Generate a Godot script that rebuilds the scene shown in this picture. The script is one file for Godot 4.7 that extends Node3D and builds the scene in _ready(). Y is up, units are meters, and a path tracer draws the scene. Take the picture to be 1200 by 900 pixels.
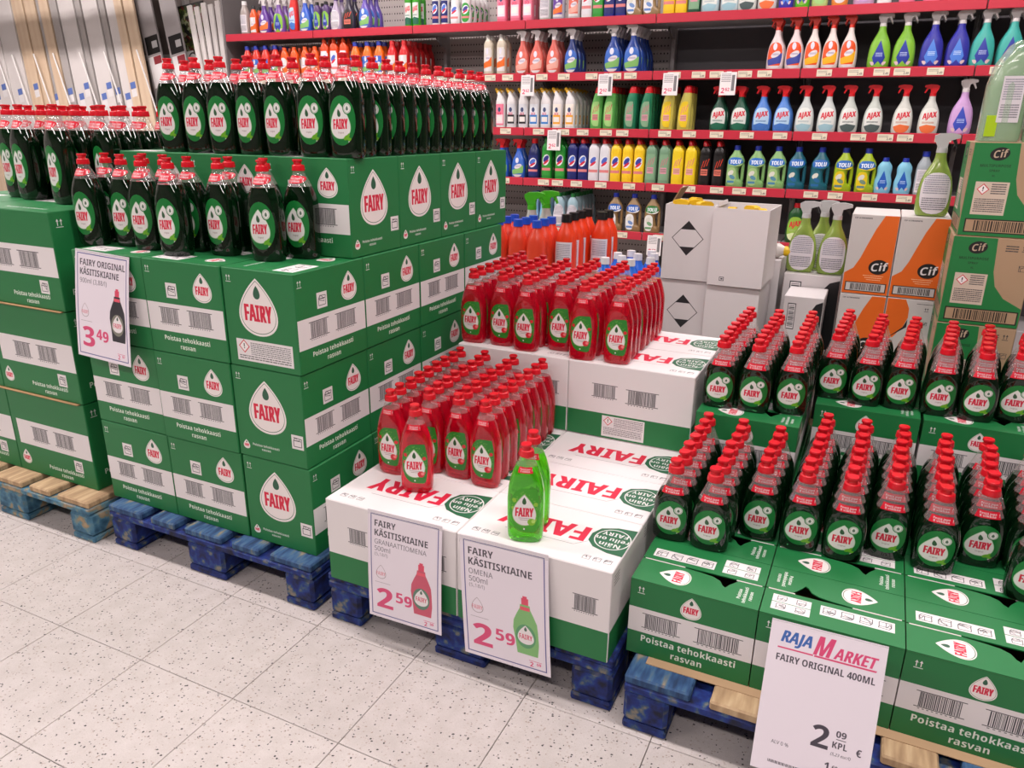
extends Node3D
# A supermarket aisle: pallets stacked with cartons and bottles of dish soap, a long shelf of cleaners behind.
# Metres, y up. x runs along the shelf, -z towards the shelf. The camera stands at (0, 1.288, 0).

var mats := {}
var used := {}
var gen := RandomNumberGenerator.new()
var tex := {}

# ---------------------------------------------------------------- printing: a small painter for flat print on paper and card
class Canvas:
	var im: Image
	var w: int
	var h: int
	static var glyphs := {}
	func _init(width: int, height: int, bg: Color):
		w = width * 2
		h = height * 2
		im = Image.create(w, h, false, Image.FORMAT_RGBA8)
		im.fill(bg)
	func rect(x: float, y: float, a: float, b: float, c: Color) -> void:
		var x0 := roundi(x * 2.0)
		var y0 := roundi(y * 2.0)
		im.fill_rect(Rect2i(x0, y0, maxi(1, roundi((x + a) * 2.0) - x0), maxi(1, roundi((y + b) * 2.0) - y0)), c)
	func poly(pts: PackedVector2Array, c: Color) -> void:
		var lo := 1e9
		var hi := -1e9
		for p in pts:
			lo = minf(lo, p.y)
			hi = maxf(hi, p.y)
		var n := pts.size()
		for row in range(maxi(0, floori(lo * 2.0)), mini(h, ceili(hi * 2.0) + 1)):
			var y := (row + 0.5) / 2.0
			var xs := PackedFloat32Array()
			for i in n:
				var a := pts[i]
				var b := pts[(i + 1) % n]
				if (a.y <= y) != (b.y <= y):
					xs.append(a.x + (y - a.y) / (b.y - a.y) * (b.x - a.x))
			xs.sort()
			for k in range(0, xs.size() - 1, 2):
				var x0 := roundi(xs[k] * 2.0)
				var x1 := roundi(xs[k + 1] * 2.0)
				if x1 > x0:
					im.fill_rect(Rect2i(x0, row, x1 - x0, 1), c)
	func oval(cx: float, cy: float, rx: float, ry: float, c: Color, turn := 0.0) -> void:
		var pts := PackedVector2Array()
		for i in 40:
			var t := TAU * i / 40.0
			pts.append(Vector2(cx, cy) + Vector2(cos(t) * rx, sin(t) * ry).rotated(turn))
		poly(pts, c)
	func hoop(cx: float, cy: float, rx: float, ry: float, t: float, c: Color, inside: Color) -> void:
		oval(cx, cy, rx, ry, c)
		oval(cx, cy, rx - t, ry - t, inside)
	func line(a: Vector2, b: Vector2, t: float, c: Color) -> void:
		var s := (b - a).normalized().orthogonal() * t * 0.5
		poly(PackedVector2Array([a + s, b + s, b - s, a - s]), c)
	# text whose middle sits at (x, y); tall is the height of a capital
	func text(s: String, x: float, y: float, tall: float, c: Color, bold := true, narrow := 1.0, slant := 0.0, turn := 0.0, align := 0, serif := false) -> float:
		var key := s + str(bold) + str(serif)
		if not glyphs.has(key):
			var f := SystemFont.new()
			f.font_names = PackedStringArray(["Droid Serif" if serif else "Droid Sans"])
			f.font_weight = 700 if bold else 400
			var tm := TextMesh.new()
			tm.font = f
			tm.font_size = 64
			tm.pixel_size = 1.0
			tm.depth = 0.0
			tm.text = s
			tm.curve_step = 2.0
			var ar := tm.get_mesh_arrays()
			var v: PackedVector3Array = ar[Mesh.ARRAY_VERTEX]
			var ix: PackedInt32Array = ar[Mesh.ARRAY_INDEX] if ar[Mesh.ARRAY_INDEX] != null else PackedInt32Array(range(v.size()))
			var box := [1e9, -1e9, 1e9, -1e9]
			for p in v:
				box = [minf(box[0], p.x), maxf(box[1], p.x), minf(box[2], p.y), maxf(box[3], p.y)]
			glyphs[key] = [v, ix, box]
		var g: Array = glyphs[key]
		var k := tall / 46.0
		var wide: float = (g[2][1] - g[2][0]) * k * narrow
		var shift := -wide * 0.5 if align == 0 else (0.0 if align < 0 else -wide)
		var base := tall * 0.5
		var verts: PackedVector3Array = g[0]
		var out := PackedVector2Array()
		# baseline of the text mesh: capitals stand on it
		var foot: float = -base_of(s, g)
		for p in verts:
			var q := Vector2((p.x - g[2][0]) * k * narrow + shift, base - (p.y + foot) * k)
			q.x += (base - q.y) * slant
			out.append(Vector2(x, y) + q.rotated(turn))
		for i in range(0, g[1].size(), 3):
			poly(PackedVector2Array([out[g[1][i]], out[g[1][i + 1]], out[g[1][i + 2]]]), c)
		return wide
	# heavy lettering: the same word struck three times
	func heavy(s: String, x: float, y: float, tall: float, c: Color, narrow: float, slant := 0.0, turn := 0.0, weight := 0.035) -> void:
		var side := Vector2(1, 0).rotated(turn) * tall * weight
		for k in [-1.0, 0.0, 1.0]:
			text(s, x + side.x * k, y + side.y * k, tall, c, true, narrow, slant, turn)
	func base_of(s: String, g: Array) -> float:
		for ch in "gjpqy,;()Q":
			if ch in s:
				return g[2][3] - 48.0 if not ("Ä" in s) else g[2][2] + 14.0
		return g[2][2]
	# the pointed drop that the cartons and labels carry
	func drop(cx: float, cy: float, a: float, b: float, c: Color, turn := 0.0) -> void:
		var pts := PackedVector2Array()
		for i in 49:
			var t := PI * (i - 24) / 24.0
			var r := 1.0 - absf(t) / PI
			var q := Vector2(sin(t) * pow(cos(t * 0.5), 0.9) * 0.66, cos(t) * 0.5) if absf(t) < PI else Vector2(0, -0.5)
			if r < 0.0:
				continue
			pts.append(Vector2(cx, cy) + Vector2(q.x * a, q.y * b).rotated(turn))
		poly(pts, c)
	func seal(cx: float, cy: float, a: float, red := Color(0.84, 0.11, 0.25), turn := 0.0, ringed := true) -> void:
		var b := a * 1.22
		var up := Vector2(0, -1).rotated(turn)
		var at := Vector2(cx, cy)
		drop(cx, cy, a, b, Color(0.93, 0.9, 0.89), turn)
		if ringed:
			drop(cx - up.x * a * 0.01, cy, a * 0.91, b * 0.92, Color(0.2, 0.36, 0.25), turn)
			drop(cx, cy, a * 0.89, b * 0.9, Color(0.93, 0.9, 0.89), turn)
		drop(cx + up.x * b * 0.26, cy + up.y * b * 0.26, a * 0.17, a * 0.28, Color(0.16, 0.36, 0.26), turn)
		heavy("FAIRY", cx - up.x * b * 0.1, cy - up.y * b * 0.1, a * 0.35, red, 0.54, 0.0, turn)
	func bars(x: float, y: float, a: float, b: float, c: Color, gen: RandomNumberGenerator, rails := true) -> void:
		var at := x
		while at < x + a - 2.0:
			var t := gen.randf_range(0.7, 2.6) * a / 90.0
			rect(at, y, t, b, c)
			at += t + gen.randf_range(0.8, 2.4) * a / 90.0
		if rails:
			rect(x - a * 0.1, y - b * 0.06, a * 1.2, b * 0.045, c)
			rect(x - a * 0.1, y + b * 1.02, a * 1.2, b * 0.045, c)
			for i in 9:
				rect(x + a * 0.11 * i, y + b * 1.12, a * 0.05, b * 0.06, c.lightened(0.3))
	func up_arrows(x: float, y: float, s: float, c: Color) -> void:
		for k in 2:
			var q := x + k * s * 0.5
			rect(q - s * 0.05, y, s * 0.1, s * 0.75, c)
			poly(PackedVector2Array([Vector2(q - s * 0.2, y + s * 0.22), Vector2(q, y - s * 0.12), Vector2(q + s * 0.2, y + s * 0.22)]), c)
		rect(x - s * 0.25, y + s * 0.88, s, s * 0.1, c)
	func doodle(x: float, y: float, a: float, b: float, n: int, c: Color, bg: Color, gen: RandomNumberGenerator) -> void:
		rect(x, y, a, b, bg)
		for i in n:
			var cx := x + a * (i + 0.5) / n
			var s := minf(a / n, b) * 0.33
			var last := Vector2(cx - s, y + b * 0.5 - s * 0.3)
			var o := Vector2(cx, y + b * 0.5)
			for e in [[-1, -0.3, 1, -0.3], [1, -0.3, 1, 1], [1, 1, -1, 1], [-1, 1, -1, -0.3], [-1, -0.3, -0.6, -0.9], [-0.6, -0.9, 1.1, -0.8], [1.1, -0.8, 1, -0.3]]:
				line(o + Vector2(e[0], e[1]) * s, o + Vector2(e[2], e[3]) * s, maxf(1.6, s * 0.12), c)
			for k in 5:
				var q := o + Vector2(gen.randf_range(-1, 1) * s, gen.randf_range(-1, 1) * s)
				line(last, q, maxf(1.4, s * 0.1), c)
				last = q
	func small_print(x: float, y: float, a: float, b: float, lines: int, c: Color, gen: RandomNumberGenerator) -> void:
		for i in lines:
			var q := x
			var yy := y + b * i / lines
			while q < x + a:
				var t := gen.randf_range(0.02, 0.08) * a
				rect(q, yy, minf(t, x + a - q), b / lines * 0.45, c)
				q += t + a * 0.012
	func hazard(cx: float, cy: float, s: float) -> void:
		poly(PackedVector2Array([Vector2(cx, cy - s), Vector2(cx + s, cy), Vector2(cx, cy + s), Vector2(cx - s, cy)]), Color(0.78, 0.12, 0.2))
		var k := s * 0.82
		poly(PackedVector2Array([Vector2(cx, cy - k), Vector2(cx + k, cy), Vector2(cx, cy + k), Vector2(cx - k, cy)]), Color(0.95, 0.93, 0.92))
		rect(cx - s * 0.08, cy - s * 0.45, s * 0.16, s * 0.5, Color(0.1, 0.1, 0.1))
		rect(cx - s * 0.08, cy + s * 0.17, s * 0.16, s * 0.17, Color(0.1, 0.1, 0.1))
	func done() -> ImageTexture:
		im.shrink_x2()
		return ImageTexture.create_from_image(im)

# ---------------------------------------------------------------- materials
func paint(c: Color, rough := 0.6, metal := 0.0, spec := 0.5) -> StandardMaterial3D:
	var key := "p%s%.2f%.2f%.2f" % [c.to_html(), rough, metal, spec]
	if not mats.has(key):
		var m := StandardMaterial3D.new()
		m.albedo_color = c
		m.roughness = rough
		m.metallic = metal
		m.metallic_specular = spec
		mats[key] = m
	return mats[key]

func printed(t: Texture2D, rough := 0.55) -> StandardMaterial3D:
	var m := StandardMaterial3D.new()
	m.albedo_texture = t
	m.roughness = rough
	m.texture_repeat = false
	return m

func clear_sheet(c: Color, rough := 0.04) -> StandardMaterial3D:
	var m := StandardMaterial3D.new()
	m.transparency = BaseMaterial3D.TRANSPARENCY_ALPHA
	m.albedo_color = c
	m.roughness = rough
	return m

func juice(c: Color, alpha: float, rough := 0.04) -> StandardMaterial3D:
	var m := StandardMaterial3D.new()
	m.transparency = BaseMaterial3D.TRANSPARENCY_ALPHA
	m.refraction_enabled = true
	m.refraction_scale = 0.05
	m.albedo_color = Color(c.r, c.g, c.b, alpha)
	m.roughness = rough
	m.clearcoat_enabled = true
	m.clearcoat = 0.35
	m.clearcoat_roughness = 0.03
	return m

# a surface coloured by noise (wear, grain): colours are what the matter is
func noisy(stops: Array, freq: float, size := 512, metres := 0.6, rough := 0.7, stretch := Vector3.ONE, octaves := 4, seed_ := 3, in_world := false) -> StandardMaterial3D:
	var n := FastNoiseLite.new()
	n.seed = seed_
	n.frequency = freq
	n.fractal_octaves = octaves
	var g := Gradient.new()
	var offs := PackedFloat32Array()
	var cols := PackedColorArray()
	for s in stops:
		offs.append(s[0])
		cols.append(s[1])
	g.offsets = offs
	g.colors = cols
	var im := Image.create(size, size, false, Image.FORMAT_RGB8)
	for y in size:
		for x in size:
			# wraps round: a torus walked through 4-D is not needed, mirrored edges hide the seam
			var u := absf(fposmod(x + size * 0.5, size) - size * 0.5)
			var v := absf(fposmod(y + size * 0.5, size) - size * 0.5)
			im.set_pixel(x, y, g.sample(clampf(n.get_noise_2d(u * stretch.x, v * stretch.y) * 0.9 + 0.5, 0.0, 1.0)))
	var m := StandardMaterial3D.new()
	m.albedo_texture = ImageTexture.create_from_image(im)
	m.uv1_triplanar = true
	m.uv1_scale = Vector3.ONE / metres
	m.uv1_triplanar_sharpness = 8.0
	m.uv1_world_triplanar = in_world
	m.roughness = rough
	return m

# ---------------------------------------------------------------- meshes
class Shape:
	var v := PackedVector3Array()
	var n := PackedVector3Array()
	var t := PackedVector2Array()
	var ix := PackedInt32Array()
	func tri(a: int, b: int, c: int) -> void:
		ix.append(a)
		ix.append(b)
		ix.append(c)
	func put(p: Vector3, nn: Vector3, uv := Vector2.ZERO) -> int:
		v.append(p)
		n.append(nn)
		t.append(uv)
		return v.size() - 1
	# a flat four-cornered face; corners run a b c d round it; out says which way it looks
	func quad(a: Vector3, b: Vector3, c: Vector3, d: Vector3, out: Vector3, uv := Rect2(0, 0, 1, 1)) -> void:
		var nn := (b - a).cross(d - a).normalized()
		if nn.dot(out) < 0.0:
			nn = -nn
		var k := put(a, nn, uv.position)
		put(b, nn, uv.position + Vector2(uv.size.x, 0))
		put(c, nn, uv.end)
		put(d, nn, uv.position + Vector2(0, uv.size.y))
		face(k, k + 1, k + 2, nn)
		face(k, k + 2, k + 3, nn)
	func face(a: int, b: int, c: int, out: Vector3) -> void:
		# front faces run clockwise seen from outside
		if (v[b] - v[a]).cross(v[c] - v[a]).dot(out) > 0.0:
			tri(a, c, b)
		else:
			tri(a, b, c)
	# a box with chamfered edges
	func block(at: Vector3, s: Vector3, c := 0.0) -> void:
		var h := s * 0.5
		c = minf(c, minf(h.x, minf(h.y, h.z)) * 0.9)
		for ax in 3:
			for sg in [-1.0, 1.0]:
				var o := Vector3.ZERO
				o[ax] = sg
				var u := Vector3.ZERO
				u[(ax + 1) % 3] = 1.0
				var w := Vector3.ZERO
				w[(ax + 2) % 3] = 1.0
				var m := at + o * h[ax]
				var hu := h[(ax + 1) % 3] - c
				var hw := h[(ax + 2) % 3] - c
				quad(m - u * hu - w * hw, m + u * hu - w * hw, m + u * hu + w * hw, m - u * hu + w * hw, o, Rect2(0, 1, 1, -1))
		if c <= 0.0:
			return
		for ax in 3:
			var b1 := (ax + 1) % 3
			var b2 := (ax + 2) % 3
			for s1 in [-1.0, 1.0]:
				for s2 in [-1.0, 1.0]:
					var p := at
					p[b1] += s1 * h[b1]
					p[b2] += s2 * (h[b2] - c)
					var q := at
					q[b1] += s1 * (h[b1] - c)
					q[b2] += s2 * h[b2]
					var o := Vector3.ZERO
					o[b1] = s1
					o[b2] = s2
					var l := Vector3.ZERO
					l[ax] = h[ax] - c
					quad(p - l, p + l, q + l, q - l, o)
		for sx in [-1.0, 1.0]:
			for sy in [-1.0, 1.0]:
				for sz in [-1.0, 1.0]:
					var o := Vector3(sx, sy, sz).normalized()
					var a := put(at + Vector3(sx * h.x, sy * (h.y - c), sz * (h.z - c)), o)
					put(at + Vector3(sx * (h.x - c), sy * h.y, sz * (h.z - c)), o)
					put(at + Vector3(sx * (h.x - c), sy * (h.y - c), sz * h.z), o)
					face(a, a + 1, a + 2, o)
	# rings of equal length joined into a skin; lids close the ends
	func skin(rings: Array, lid_low := true, lid_high := true) -> void:
		var m: int = rings[0].size()
		var first := v.size()
		for r in rings.size():
			for i in m + 1:
				var p: Vector3 = rings[r][i % m]
				var ea: Vector3 = rings[r][(i + 1) % m] - rings[r][(i + m - 1) % m]
				var lo: Vector3 = rings[maxi(r - 1, 0)][i % m]
				var hi: Vector3 = rings[mini(r + 1, rings.size() - 1)][i % m]
				var nn := (hi - lo).cross(ea).normalized()
				put(p, nn, Vector2(float(i) / m, 1.0 - float(r) / (rings.size() - 1)))
		for r in rings.size() - 1:
			for i in m:
				var a := first + r * (m + 1) + i
				var b := a + m + 1
				face(a, a + 1, b + 1, n[a] + n[b + 1])
				face(a, b + 1, b, n[a] + n[b + 1])
		for e in 2:
			if not (lid_low if e == 0 else lid_high):
				continue
			var ring: PackedVector3Array = rings[0 if e == 0 else rings.size() - 1]
			var mid := Vector3.ZERO
			for p in ring:
				mid += p / m
			var out := (Vector3(mid) - centre_of(rings[1 if e == 0 else rings.size() - 2])).normalized()
			var k := put(mid, out, Vector2(0.5, 0.5))
			for p in ring:
				put(p, out, Vector2(0.5, 0.5))
			for i in m:
				face(k, k + 1 + i, k + 1 + (i + 1) % m, out)
	func centre_of(ring: PackedVector3Array) -> Vector3:
		var mid := Vector3.ZERO
		for p in ring:
			mid += p / ring.size()
		return mid
	# a flat outline (in the plane of ux and uy) given a thickness along n
	func plate(outline: PackedVector2Array, at: Vector3, ux: Vector3, uy: Vector3, thick: float, size := Vector2.ONE) -> void:
		var nn := ux.cross(uy).normalized()
		var idx := Geometry2D.triangulate_polygon(outline)
		for s in 2:
			var out := nn if s == 0 else -nn
			var k := v.size()
			for p in outline:
				put(at + ux * p.x + uy * p.y + (nn * thick if s == 0 else Vector3.ZERO), out, Vector2(p.x / size.x, 1.0 - p.y / size.y))
			for i in range(0, idx.size(), 3):
				face(k + idx[i], k + idx[i + 1], k + idx[i + 2], out)
		var mid := Vector2.ZERO
		for p in outline:
			mid += p / outline.size()
		var turn := 0.0
		for i in outline.size():
			var a := outline[i]
			var b := outline[(i + 1) % outline.size()]
			turn += a.x * b.y - b.x * a.y
		for i in outline.size():
			var a := outline[i]
			var b := outline[(i + 1) % outline.size()]
			var o := (b - a).orthogonal() * (1.0 if turn > 0 else -1.0)
			o = Vector2((b - a).y, -(b - a).x) * (1.0 if turn > 0 else -1.0)
			var pa := at + ux * a.x + uy * a.y
			var pb := at + ux * b.x + uy * b.y
			quad(pa, pb, pb + nn * thick, pa + nn * thick, ux * o.x + uy * o.y, Rect2(0, 0, 0.01, 0.01))
	func surface(mesh: ArrayMesh, m: Material) -> void:
		if v.is_empty():
			return
		var ar := []
		ar.resize(Mesh.ARRAY_MAX)
		ar[Mesh.ARRAY_VERTEX] = v
		ar[Mesh.ARRAY_NORMAL] = n
		ar[Mesh.ARRAY_TEX_UV] = t
		ar[Mesh.ARRAY_INDEX] = ix
		mesh.add_surface_from_arrays(Mesh.PRIMITIVE_TRIANGLES, ar)
		mesh.surface_set_material(mesh.get_surface_count() - 1, m)
	func mesh(m: Material) -> ArrayMesh:
		var a := ArrayMesh.new()
		surface(a, m)
		return a

func oval_ring(y: float, rx: float, rz: float, e := 2.0, cx := 0.0, cz := 0.0, m := 28) -> PackedVector3Array:
	var out := PackedVector3Array()
	for i in m:
		var a := TAU * i / m
		var c := cos(a)
		var s := sin(a)
		out.append(Vector3(cx + rx * signf(c) * pow(absf(c), 2.0 / e), y, cz + rz * signf(s) * pow(absf(s), 2.0 / e)))
	return out

func tube_mesh(shape: Shape, a: Vector3, b: Vector3, ra: float, rb: float, m := 10) -> void:
	var d := (b - a).normalized()
	var u := d.cross(Vector3(0.3, 0.2, 0.9)).normalized()
	var w := u.cross(d)
	var r0 := PackedVector3Array()
	var r1 := PackedVector3Array()
	for i in m:
		var t := TAU * i / m
		r0.append(a + (u * cos(t) + w * sin(t)) * ra)
		r1.append(b + (u * cos(t) + w * sin(t)) * rb)
	shape.skin([r0, r1])

# ---------------------------------------------------------------- nodes
func numbered(called: String) -> String:
	var k: int = used.get(called, -1) + 1
	used[called] = k
	return called if k == 0 else "%s_%03d" % [called, k]

func part(called: String, mesh: Mesh, parent: Node3D, at := Vector3.ZERO, mat: Material = null) -> MeshInstance3D:
	var o := MeshInstance3D.new()
	o.name = called
	o.mesh = mesh
	o.position = at
	if mat:
		o.material_override = mat
	parent.add_child(o, true)
	return o

func thing(called: String, label: String, category: String, at := Vector3.ZERO, turn := 0.0, group := "") -> Node3D:
	var o := Node3D.new()
	o.name = numbered(called)
	add_child(o)
	o.position = at
	o.rotation.y = turn
	o.set_meta("label", label)
	o.set_meta("category", category)
	if group:
		o.set_meta("group", group)
	return o

func copy_of(src: Node3D, called: String, label: String, at: Vector3, turn := 0.0, group := "") -> Node3D:
	var o: Node3D = src.duplicate()
	o.name = numbered(called)
	add_child(o)
	o.position = at
	o.rotation = Vector3(0, turn, 0)
	o.set_meta("label", label)
	if group:
		o.set_meta("group", group)
	return o

func struct(called: String, mesh: Mesh, at := Vector3.ZERO, mat: Material = null) -> MeshInstance3D:
	var o := part(called, mesh, self, at, mat)
	o.set_meta("kind", "structure")
	return o

func slab(size: Vector3, m: Material, c := 0.0) -> ArrayMesh:
	var s := Shape.new()
	s.block(Vector3.ZERO, size, c)
	return s.mesh(m)

const NTH := ["first", "second", "third", "fourth", "fifth", "sixth", "seventh", "eighth", "ninth", "tenth", "eleventh", "twelfth", "thirteenth", "fourteenth", "fifteenth", "sixteenth"]
# ---------------------------------------------------------------- flat print: cartons, labels, price sheets
const GREEN := Color(0.1, 0.46, 0.24)
const PAPER := Color(0.9, 0.88, 0.88)
const INK := Color(0.2, 0.2, 0.22)
const RED := Color(0.84, 0.11, 0.25)

func slogan(c: Canvas, x: float, y: float, tall: float, gap: float, col := Color(0.9, 0.92, 0.88)) -> void:
	c.text("Poistaa tehokkaasti", x, y, tall, col, true, 0.98)
	c.text("rasvan", x, y + gap, tall, col, true, 0.98)

func print_cartons() -> void:
	# 0.286 x 0.263 long face of the green carton
	var c := Canvas.new(560, 516, GREEN)
	c.up_arrows(28, 40, 34, PAPER)
	c.doodle(160, 120, 80, 82, 1, INK, PAPER, gen)
	c.seal(425, 126, 128)
	c.rect(0, 234, 560, 156, PAPER)
	c.bars(100, 262, 130, 78, INK, gen)
	c.bars(310, 262, 150, 78, INK, gen)
	slogan(c, 270, 428, 26, 42)
	tex.long = c.done()
	# 0.238 x 0.263 short face, with and without the warning panel
	for k in 2:
		c = Canvas.new(466, 516, GREEN)
		c.up_arrows(34, 40, 34, PAPER)
		c.seal(222, 190 if k == 0 else 210, 244)
		if k == 0:
			c.rect(56, 366, 370, 116, PAPER)
			c.hazard(106, 404, 36)
			c.small_print(150, 380, 262, 70, 7, Color(0.45, 0.45, 0.45), gen)
			c.small_print(70, 452, 340, 24, 2, Color(0.4, 0.4, 0.4), gen)
		else:
			c.doodle(372, 330, 78, 80, 1, INK, PAPER, gen)
			c.seal(54, 446, 44, RED, 0.0, false)
			c.text("Poistaa tehokkaasti", 190, 438, 14, PAPER)
			c.text("rasvan", 190, 460, 14, PAPER)
		tex["short%d" % k] = c.done()
	# top of the green carton
	c = Canvas.new(560, 466, GREEN)
	c.doodle(40, 300, 200, 130, 2, INK, PAPER, gen)
	c.seal(420, 340, 96, RED, PI / 2)
	c.doodle(330, 60, 90, 90, 1, INK, PAPER, gen)
	c.text("Poistaa tehokkaasti", 180, 100, 18, PAPER, true, 1.0, 0.0, PI)
	c.rect(0, 231, 560, 4, Color(0.08, 0.34, 0.18))
	tex.top = c.done()
	# larger green carton on the leftmost pallet, 0.385 x 0.296
	c = Canvas.new(640, 492, GREEN)
	c.rect(40, 172, 600, 148, PAPER)
	c.bars(170, 206, 120, 72, INK, gen)
	c.bars(360, 206, 140, 72, INK, gen)
	c.seal(70, 400, 72)
	c.doodle(480, 342, 66, 68, 1, INK, PAPER, gen)
	slogan(c, 400, 426, 22, 34)
	tex.big_long = c.done()
	c = Canvas.new(480, 492, GREEN)
	c.up_arrows(40, 40, 38, PAPER)
	c.doodle(210, 120, 90, 90, 1, INK, PAPER, gen)
	slogan(c, 250, 400, 30, 46)
	tex.big_short = c.done()
	c = Canvas.new(320, 240, GREEN)
	c.doodle(30, 20, 120, 60, 2, INK, PAPER, gen)
	c.text("Poistaa tehokkaasti", 180, 200, 12, PAPER)
	tex.big_top = c.done()
	# white carton, 0.385 x 0.235
	for k in 2:
		c = Canvas.new(640, 392, PAPER)
		c.rect(0, 258, 640, 134, GREEN)
		if k == 0:
			c.bars(118, 118, 84, 62, INK, gen)
			c.bars(500, 128, 84, 62, INK, gen)
		else:
			c.bars(140, 108, 112, 62, INK, gen)
			c.bars(320, 116, 138, 66, INK, gen)
			c.rect(190, 268, 222, 112, PAPER)
			c.hazard(222, 296, 24)
			c.small_print(200, 330, 200, 40, 5, Color(0.45, 0.43, 0.44), gen)
			c.small_print(254, 276, 150, 52, 6, Color(0.5, 0.48, 0.49), gen)
		tex["white%d" % k] = c.done()
	c = Canvas.new(390, 392, PAPER)
	c.rect(0, 258, 390, 134, GREEN)
	c.small_print(30, 30, 60, 50, 4, Color(0.5, 0.48, 0.49), gen)
	tex.white_side = c.done()
	# its lid reads from behind
	c = Canvas.new(640, 390, PAPER)
	c.heavy("FAIRY", 282, 172, 112, RED, 0.86, 0.0, PI, 0.03)
	var tab := PackedVector2Array([Vector2(640, 60), Vector2(560, 70), Vector2(500, 100), Vector2(478, 150), Vector2(480, 205), Vector2(512, 245), Vector2(575, 268), Vector2(640, 272)])
	c.poly(tab, Color(0.12, 0.38, 0.25))
	c.hoop(566, 165, 72, 78, 5, PAPER, Color(0.12, 0.38, 0.25))
	c.text("Näin", 566, 208, 28, PAPER, true, 1.0, 0.0, PI)
	c.text("reilu on", 566, 168, 26, PAPER, true, 1.0, 0.0, PI)
	c.text("FAIRY", 566, 126, 27, PAPER, true, 1.0, 0.0, PI)
	for q in [Vector2(34, 304), Vector2(496, 304)]:
		c.doodle(q.x, q.y - 8, 126, 60, 3, Color(0.25, 0.25, 0.26), PAPER, gen)
	c.line(Vector2(150, 262), Vector2(440, 262), 1.6, Color(0.45, 0.43, 0.44))
	c.line(Vector2(440, 262), Vector2(484, 215), 1.6, Color(0.45, 0.43, 0.44))
	tex.white_top = c.done()
	# small green carton, 0.2735 x 0.19
	c = Canvas.new(600, 418, GREEN)
	c.up_arrows(46, 34, 36, PAPER)
	c.seal(300, 82, 98)
	c.rect(0, 150, 600, 138, PAPER)
	c.bars(84, 180, 160, 74, INK, gen)
	c.bars(344, 180, 190, 74, INK, gen)
	slogan(c, 300, 322, 36, 56)
	tex.small_long = c.done()
	c = Canvas.new(420, 418, GREEN)
	c.rect(0, 150, 420, 138, PAPER)
	c.up_arrows(46, 34, 36, PAPER)
	c.seal(230, 84, 86)
	tex.small_side = c.done()
	# its two lids: 0.2735 x 0.094 each
	c = Canvas.new(600, 206, GREEN)
	c.seal(190, 104, 128, RED, -PI / 2)
	for k in 3:
		c.text(["Poistaa", "tehokkaasti", "rasvan"][k], 500 + k * 26, 110, 17, PAPER, true, 1.0, 0.0, -PI / 2)
	tex.lid_front = c.done()
	c = Canvas.new(600, 206, GREEN)
	c.doodle(40, 96, 310, 76, 4, INK, PAPER, gen)
	c.doodle(390, 50, 170, 60, 2, INK, PAPER, gen)
	c.doodle(390, 114, 170, 60, 2, INK, PAPER, gen)
	tex.lid_back = c.done()
	# plain white cartons behind
	c = Canvas.new(320, 448, Color(0.83, 0.81, 0.81))
	var m := Vector2(160, 196)
	c.poly(PackedVector2Array([m + Vector2(0, -104), m + Vector2(104, 0), m + Vector2(0, 104), m + Vector2(-104, 0)]), Color(0.12, 0.12, 0.13))
	c.poly(PackedVector2Array([m + Vector2(0, -98), m + Vector2(99, 0), m + Vector2(0, 98), m + Vector2(-99, 0)]), Color(0.83, 0.81, 0.81))
	for s in [-1.0, 1.0]:
		c.poly(PackedVector2Array([m + Vector2(0, 100 * s), m + Vector2(48, 52 * s), m + Vector2(-48, 52 * s)]), Color(0.12, 0.12, 0.13))
	tex.diamond = c.done()
	c = Canvas.new(320, 448, Color(0.86, 0.84, 0.84))
	c.rect(70, 396, 28, 24, INK)
	c.rect(73, 399, 22, 18, Color(0.86, 0.84, 0.84))
	c.rect(79, 404, 12, 8, INK)
	tex.blank = c.done()
	# orange and grey carton with a black oval mark
	var kraft := Color(0.68, 0.57, 0.45)
	var grey := Color(0.79, 0.77, 0.76)
	var orange := Color(0.88, 0.4, 0.1)
	c = Canvas.new(240, 500, orange)
	c.poly(PackedVector2Array([Vector2(0, 0), Vector2(168, 0), Vector2(130, 90), Vector2(98, 190), Vector2(74, 270), Vector2(46, 335), Vector2(0, 372)]), grey)
	c.text("CIF ULTRAWHITE", 60, 24, 8, INK, true)
	c.oval(172, 322, 50, 46, Color(0.1, 0.1, 0.1), -0.25)
	c.text("Cif", 172, 322, 48, PAPER, true, 0.95, 0.2, -0.12)
	for k in 3:
		c.small_print(100 + k * 10, 376 + k * 13, 104 - k * 16, 8, 1, Color(0.96, 0.82, 0.7), gen)
	c.rect(16, 424, 210, 58, Color(0.1, 0.1, 0.1))
	c.rect(21, 429, 200, 48, grey)
	c.bars(44, 433, 158, 40, Color(0.1, 0.1, 0.1), gen, false)
	tex.orange0 = c.done()
	c = Canvas.new(240, 500, grey)
	c.poly(PackedVector2Array([Vector2(0, 0), Vector2(92, 0), Vector2(116, 60), Vector2(118, 120), Vector2(100, 180), Vector2(60, 250), Vector2(0, 300)]), orange)
	c.poly(PackedVector2Array([Vector2(118, 130), Vector2(100, 182), Vector2(30, 262), Vector2(118, 180)]), Color(0.12, 0.12, 0.12))
	c.up_arrows(196, 50, 22, INK)
	c.small_print(150, 24, 80, 8, 1, INK, gen)
	c.doodle(186, 92, 34, 110, 1, INK, grey, gen)
	tex.orange1 = c.done()
	# green and brown carton
	c = Canvas.new(400, 500, kraft)
	var edge := PackedVector2Array([Vector2(0, 0), Vector2(216, 0), Vector2(222, 90), Vector2(228, 190), Vector2(248, 270), Vector2(300, 335), Vector2(400, 388), Vector2(400, 500), Vector2(0, 500)])
	c.poly(edge, Color(0.12, 0.48, 0.24))
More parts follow.
